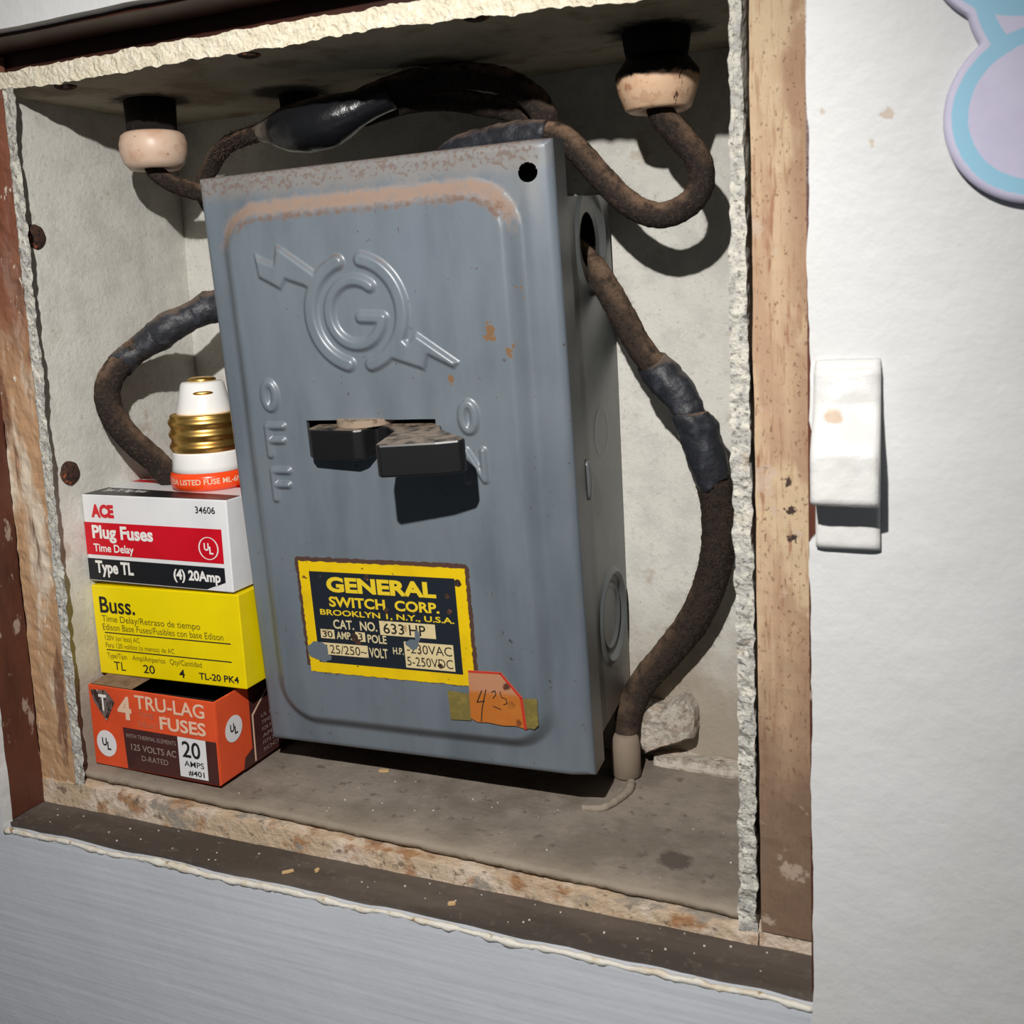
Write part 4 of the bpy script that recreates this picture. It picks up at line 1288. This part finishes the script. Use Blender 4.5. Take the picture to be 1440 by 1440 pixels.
YC = Carton('bright yellow fuse carton in the middle of the stack', 64.6, 52, 32.6, (-0.6, 19.4, 35.5), -0.012, M['carton_yellow'], True, -0.018)
def b_(q_):
    F2 = YC.front(0.12)
    tx(q_, 'Buss.', 0.050, 0.300, 0.120, 0.305, F2, 0.018)
    tx(q_, 'TL', 0.105, 0.190, 0.850, 0.945, F2, 0.0)
    tx(q_, '20', 0.315, 0.395, 0.850, 0.945, F2, 0.01)
    tx(q_, '4', 0.562, 0.600, 0.858, 0.950, F2, 0.02)
    tx(q_, 'TL-20 PK4', 0.695, 0.955, 0.870, 0.945, F2, 0.02)
    rect_into(q_, 0.065, 0.925, 0.520, 0.532, F2)
    rect_into(q_, 0.065, 0.920, 0.715, 0.727, F2)
YC.printed('black_lettering', M['ink_black'], b_)
def b_(q_):
    F2 = YC.front(0.12)
    tx(q_, 'Time Delay/Retraso de tiempo', 0.055, 0.735, 0.330, 0.425, F2)
    tx(q_, 'Edison Base Fuses/Fusibles con base Edison', 0.055, 0.880, 0.425, 0.497, F2)
    tx(q_, '120V (or less) AC', 0.062, 0.310, 0.555, 0.630, F2)
    tx(q_, 'Para 120 voltios (o menos) de AC', 0.062, 0.545, 0.638, 0.712, F2)
    tx(q_, 'Type/Tipo', 0.065, 0.205, 0.755, 0.832, F2)
    tx(q_, 'Amp/Amperios', 0.245, 0.475, 0.755, 0.832, F2)
    tx(q_, 'Qty/Cantidad', 0.505, 0.720, 0.755, 0.832, F2)
M['ink_olive'] = plain('ink_olive', (104, 94, 20), 0.6)
YC.printed('small_lettering', M['ink_olive'], b_)

AC = Carton('white red and black fuse carton on top of the stack', 63.0, 50, 31.2, (-1.0, 19.2, 69.4), -0.014, M['carton_white'], True, -0.002)
def b_(q_):
    rect_into(q_, 0.0, 0.955, 0.315, 0.690, AC.front(0.12))
AC.printed('red_band', M['carton_red'], b_)
def b_(q_):
    rect_into(q_, 0.0, 0.955, 0.735, 0.985, AC.front(0.12))
    poly_into(q_, [(0.003, 0.01), (0.997, 0.01), (0.997, 0.16), (0.003, 0.26)], AC.topf(0.1))
AC.printed('black_band', M['carton_black'], b_)
def b_(q_):
    tx(q_, 'ACE', 0.060, 0.225, 0.105, 0.260, AC.front(0.12), 0.06)
AC.printed('red_lettering', M['ink_red'], b_)
def b_(q_):
    F2 = AC.front(0.22)
    tx(q_, 'Plug Fuses', 0.055, 0.490, 0.345, 0.545, F2, 0.035)
    tx(q_, 'Time Delay', 0.055, 0.345, 0.560, 0.680, F2, 0.02)
    tx(q_, 'Type TL', 0.055, 0.330, 0.755, 0.945, F2, 0.035)
    tx(q_, '(4) 20Amp', 0.610, 0.925, 0.785, 0.935, F2, 0.035)
    ring_into(q_, 0.862, 0.530, 0.066, 0.125, 0.008, F2)
    UL(q_, F2, 0.862, 0.530, 0.055, 0.105)
    tx(q_, 'Type TL Plug Fuses', 0.05, 0.36, 0.20, 0.10, AC.topf(0.2), 0.02)
AC.printed('white_lettering', M['ink_white'], b_)
def b_(q_):
    tx(q_, '34606', 0.795, 0.925, 0.075, 0.150, AC.front(0.22), 0.01)
def b_(q_):
    poly_into(q_, [(0.83, 0.985), (0.87, 0.955), (0.91, 0.93), (0.958, 0.895), (0.958, 0.99), (0.83, 0.99)], AC.front(0.3))
AC.printed('worn_corner', M['carton_white'], b_)
def b_(q_):
    tx(q_, '34606', 0.795, 0.925, 0.075, 0.150, AC.front(0.22), 0.01)
AC.printed('code_number', M['ink_black'], b_)
def b_(q_):
    poly_into(q_, [(0.003, 0.50), (0.60, 0.42), (0.997, 0.42), (0.997, 0.99), (0.003, 0.99)], AC.topf(0.1))
AC.printed('red_top_panel', M['carton_red'], b_)
def b_(q_):
    T2 = AC.topf(0.2)
    for k in range(4):
        rect_into(q_, 0.03, 0.62, 0.56 + 0.10 * k, 0.60 + 0.10 * k, T2)
AC.printed('top_print', M['ink_white'], b_)

# plug fuse standing on the top carton
FZ = 69.4 + 31.2 + 0.12
fz = thing('plug_fuse', 'white plug fuse with brass screw shell and orange rim standing upside down on the cartons', 'fuse', (38.0, 41.5, FZ))
def fp(nm, prof, m, seg=48):
    v, f = lathe(prof, seg)
    return fixnormals(mk(nm, v, f, m, fz, True))
rim = fp('rim', [(0.01, 0), (12.2, 0), (13.3, 0.7), (13.6, 2.2), (13.6, 4.6), (13.2, 5.8), (12.4, 6.2), (0.01, 6.2)], M['fuse_orange'])
fp('ceramic_collar', [(12.0, 6.0), (12.9, 6.4), (12.5, 8.2), (12.4, 12.4), (12.0, 13.4), (11.0, 13.4)], M['ceramic_white'])
prof = []
for k in range(61):
    t = k / 60.0
    prof.append((12.55 + 0.42 * math.sin(t * 2 * math.pi * 3.0 - 1.2), 13.2 + 12.6 * t))
prof = [(11.0, 13.2)] + prof + [(11.8, 26.2), (9.5, 26.4)]
fp('screw_shell', prof, M['brass'])
fp('ceramic_tip', [(9.9, 26.0), (9.6, 27.2), (7.6, 36.4), (7.0, 37.2), (4.6, 37.4), (0.01, 37.4)], M['ceramic_white'])
fp('contact', [(4.9, 37.2), (4.9, 38.2), (3.6, 38.8), (0.01, 38.9)], M['brass'])
v, f = lathe([(0.01, -1.0)] + [(math.cos(a), math.sin(a)) for a in np.linspace(-1.4, 1.4, 11)] + [(0.01, 1.0)], 28)
v = [(x * 3.5, y * 1.3, z * 0.85) for x, y, z in v]
el = mk('eyelet', v, f, M['brass'], fz, True, (4.6, -5.8, 33.6))
el.rotation_euler = Euler((0, 0, math.radians(38)))
lt = MB()
def bend(x, y, r=13.66):
    a = -math.radians(62) + (x - 0.5) * 2.1
    return (r * math.cos(a), r * math.sin(a), 3.5 + y)
w, f = text_mesh('20A LISTED FUSE ML-6N', 0.02)
lt.add([bend(a, -1.0 + 2.0 * b) for a, b in w], f)
mk('rim_lettering', lt.v, lt.f, M['ink_cream_orange'], rim)

# ------------------------------------------------------------------ painted door catch on the right
ct = thing('door_catch', 'white overpainted rectangular door catch on the wall right of the niche', 'catch', (257.2, FY, 104.4))
pr_ = [(-0.2, 0), (1.8, 0), (2.5, 0.8), (2.5, 8.6), (2.5, 40.0), (1.8, 41.2), (-0.2, 41.4)]
def xprism(poly, x0, x1, amp, seed):
    ys = np.linspace(x0, x1, 15)
    pts = []
    n = len(poly)
    dense = []
    for i in range(n):
        a, b = poly[i], poly[(i + 1) % n]
        L_ = math.hypot(b[0] - a[0], b[1] - a[1])
        k = max(1, int(L_ / 0.8))
        for j in range(k):
            dense.append((a[0] + (b[0] - a[0]) * j / k, a[1] + (b[1] - a[1]) * j / k))
    n = len(dense)
    V, F = [], []
    for ix, x in enumerate(ys):
        e = min(ix, len(ys) - 1 - ix)
        ins_ = 0.5 if e == 0 else (0.12 if e == 1 else 0)
        for (o_, z) in dense:
            oo = max(-0.2, o_ - ins_)
            d = amp * fractal((x, o_, z), 0.16, seed)
            V.append((x, -(oo + (d if o_ > 0.5 else 0)), z + 0.5 * d))
    for ix in range(len(ys) - 1):
        for j in range(n):
            j2 = (j + 1) % n
            F.append((ix * n + j, ix * n + j2, (ix + 1) * n + j2, (ix + 1) * n + j))
    F.append(tuple(range(n)))
    F.append(tuple((len(ys) - 1) * n + j for j in range(n))[::-1])
    return V, F
V, F = xprism(pr_, -6.6, 6.6, 0.25, 3)
fixnormals(mk('back_plate', V, F, M['catch_paint'], ct, True))
V, F = xprism([(1.5, 11.0), (10.4, 11.2), (11.4, 12.2), (11.0, 22.0), (9.6, 25.0), (6.6, 28.4), (4.6, 32.0), (3.6, 39.0), (1.5, 40.4)], -6.7, 6.7, 0.38, 7)
fixnormals(mk('catch_body', V, F, M['catch_paint'], ct, True))

# ------------------------------------------------------------------ lilac cut-out at the upper right
LOBES = [(290.0, 228.0, 18.5), (300.5, 217.5, 21.5), (293.0, 193.2, 17.6), (318, 196, 20), (322, 226, 22)]
cc = (303.0, 209.0)
def reach(a):
    best = 0
    for (cx, cz, r) in LOBES:
        dx, dz = math.cos(a), math.sin(a)
        ox, oz = cc[0] - cx, cc[1] - cz
        b = ox * dx + oz * dz
        c = ox * ox + oz * oz - r * r
        D_ = b * b - c
        if D_ > 0:
            best = max(best, -b + math.sqrt(D_))
    return best
V, F, A = [], [], []
NA, NR = 260, 46
def band(x, z):
    d = [r - math.hypot(x - cx, z - cz) for (cx, cz, r) in LOBES]
    m = 0.0
    for dd in d:
        if dd > -0.2:
            m = max(m, math.exp(-((dd - 3.0) / 1.6) ** 4))
    if d[2] > 4.5 and d[2] > 0:
        m = min(m, math.exp(-((d[2] - 3.0) / 1.6) ** 4))
    return m
for k in range(NA):
    a = 2 * math.pi * k / NA
    R_ = reach(a)
    for j in range(NR + 1):
        rr_ = R_ * (j + 0.02) / (NR + 0.02)
        x, z = cc[0] + rr_ * math.cos(a), cc[1] + rr_ * math.sin(a)
        rd = max(0, 1 - (R_ - rr_) / 0.8)
        V.append((x - cc[0], -3.2 + 0.8 * rd * rd, z - cc[1]))
        A.append(band(x, z))
    V.append((V[-1][0], 0, V[-1][2]))
    A.append(0)
st = NR + 2
for k in range(NA):
    k2 = (k + 1) % NA
    for j in range(NR + 1):
        F.append((k * st + j, k * st + j + 1, k2 * st + j + 1, k2 * st + j))
F.append(tuple(k * st for k in range(NA)))
co = mk('wall_cutout', V, F, M['lilac_paint'], None, True, (cc[0], FY - 0.1, cc[1]), attrs=dict(band=A))
tag(co, 'lilac lobed wall cut-out with a pale blue painted border on the white wall', 'wall decoration')

# ------------------------------------------------------------------ nails and small debris
def nail(label, at, axis, r):
    v, f = lathe([(0.01, 0.9), (r * 0.55, 0.75), (r * 0.9, 0.35), (r, 0.0), (r, -0.8), (0.01, -0.8)], 20)
    v = [(x * (1 + 0.12 * nz((x, y, at[2]), 0.4, 2)), y * (1 + 0.12 * nz((x, y, at[0]), 0.4, 5)), z) for x, y, z in v]
    if axis == 'x':
        v = [(z, x, y) for x, y, z in v]
    else:
        v = [(x, -y, -z) for x, y, z in v]
    o = fixnormals(mk('nail', v, f, M['rust'], None, True, at))
    tag(o, label, 'nail', 'rusty nail heads in the lining boards')
nail('rusty nail head in the left board, upper one', (-0.9, 10.5, 190), 'x', 4.0)
nail('rusty nail head in the left board beside the cartons, lower one', (-0.9, 15, 109), 'x', 4.2)
nail('dark nail head at the left end of the ceiling edge', (24, 4.5, 234.4), 'z', 3.4)
nail('dark nail head at the ceiling edge above the left insulator', (94, 4.0, 234.5), 'z', 3.4)
nail('dark nail head at the ceiling edge above the arched cable', (165, 4.0, 234.2), 'z', 3.4)
def chip_(label, at, l, w, rz):
    m = MB().prism([(-l / 2, -w * 0.3), (0, -w / 2), (l / 2, -w * 0.2), (l * 0.4, w / 2), (-l * 0.4, w * 0.35)], 0, 0.7, lambda p, d: (p[0], p[1], d))
    o = fixnormals(mk('wood_chip', m.v, m.f, M['wood_chip'], None, False, at))
    o.rotation_euler = (0, 0, rz)
    tag(o, label, 'wood chip', 'wood chips in the niche')
chip_('pale wood chip lying alone near the middle of the dark sill', (150.5, -9.9, -7.1), 2.2, 1.4, 0.4)
chip_('long thin wood sliver on the sill below the fuse cartons', (96.3, -11.2, -7.1), 3.6, 0.9, 0.7)
chip_('small wood chip on the sill right of the thin sliver', (104.4, -7.6, -7.1), 1.7, 1.2, 1.2)
chip_('yellowish wood chip on the niche floor just under the switch box', (101.5, 41.5, floorz(101) + 0.2), 3.6, 1.6, 0.2)
cr = MB()
random.seed(3)
for k in range(70):
    if k % 3:
        x, y = random.uniform(-8, 245), random.uniform(-13.5, -1)
        z = -7.2
    else:
        x, y = random.uniform(60, 225), random.uniform(8, 45)
        z = floorz(x) + 0.1
    s_ = random.uniform(0.08, 0.24)
    cr.box((x - s_, y - s_, z - 0.1), (x + s_ * 1.2, y + s_ * 0.7, z + s_))
o = mk('paint_crumbs', cr.v, cr.f, M['crumb'])
tag(o, 'tiny pale paint crumbs scattered over the sill and niche floor', 'crumbs')
o['kind'] = 'stuff'
web = MB()
for pts in ([(108, 52, 236), (113, 48, 233.5), (121, 46, 234.2), (128, 46, 233.6), (136, 50, 231.5), (139, 54, 232.5)], [(124, 46, 234.3), (126, 44, 240), (124, 44, 246)][:2]):
    v, f = tube(spline(pts, 8), 0.16, 5)
    web.add(v, f)
o = mk('cobweb_strand', sub(web.v, (136, 50, 231.5)), web.f, M['web'], None, False, (136, 50, 231.5))
tag(o, 'thin dusty cobweb strand between the ceiling and the arched cable', 'cobweb')
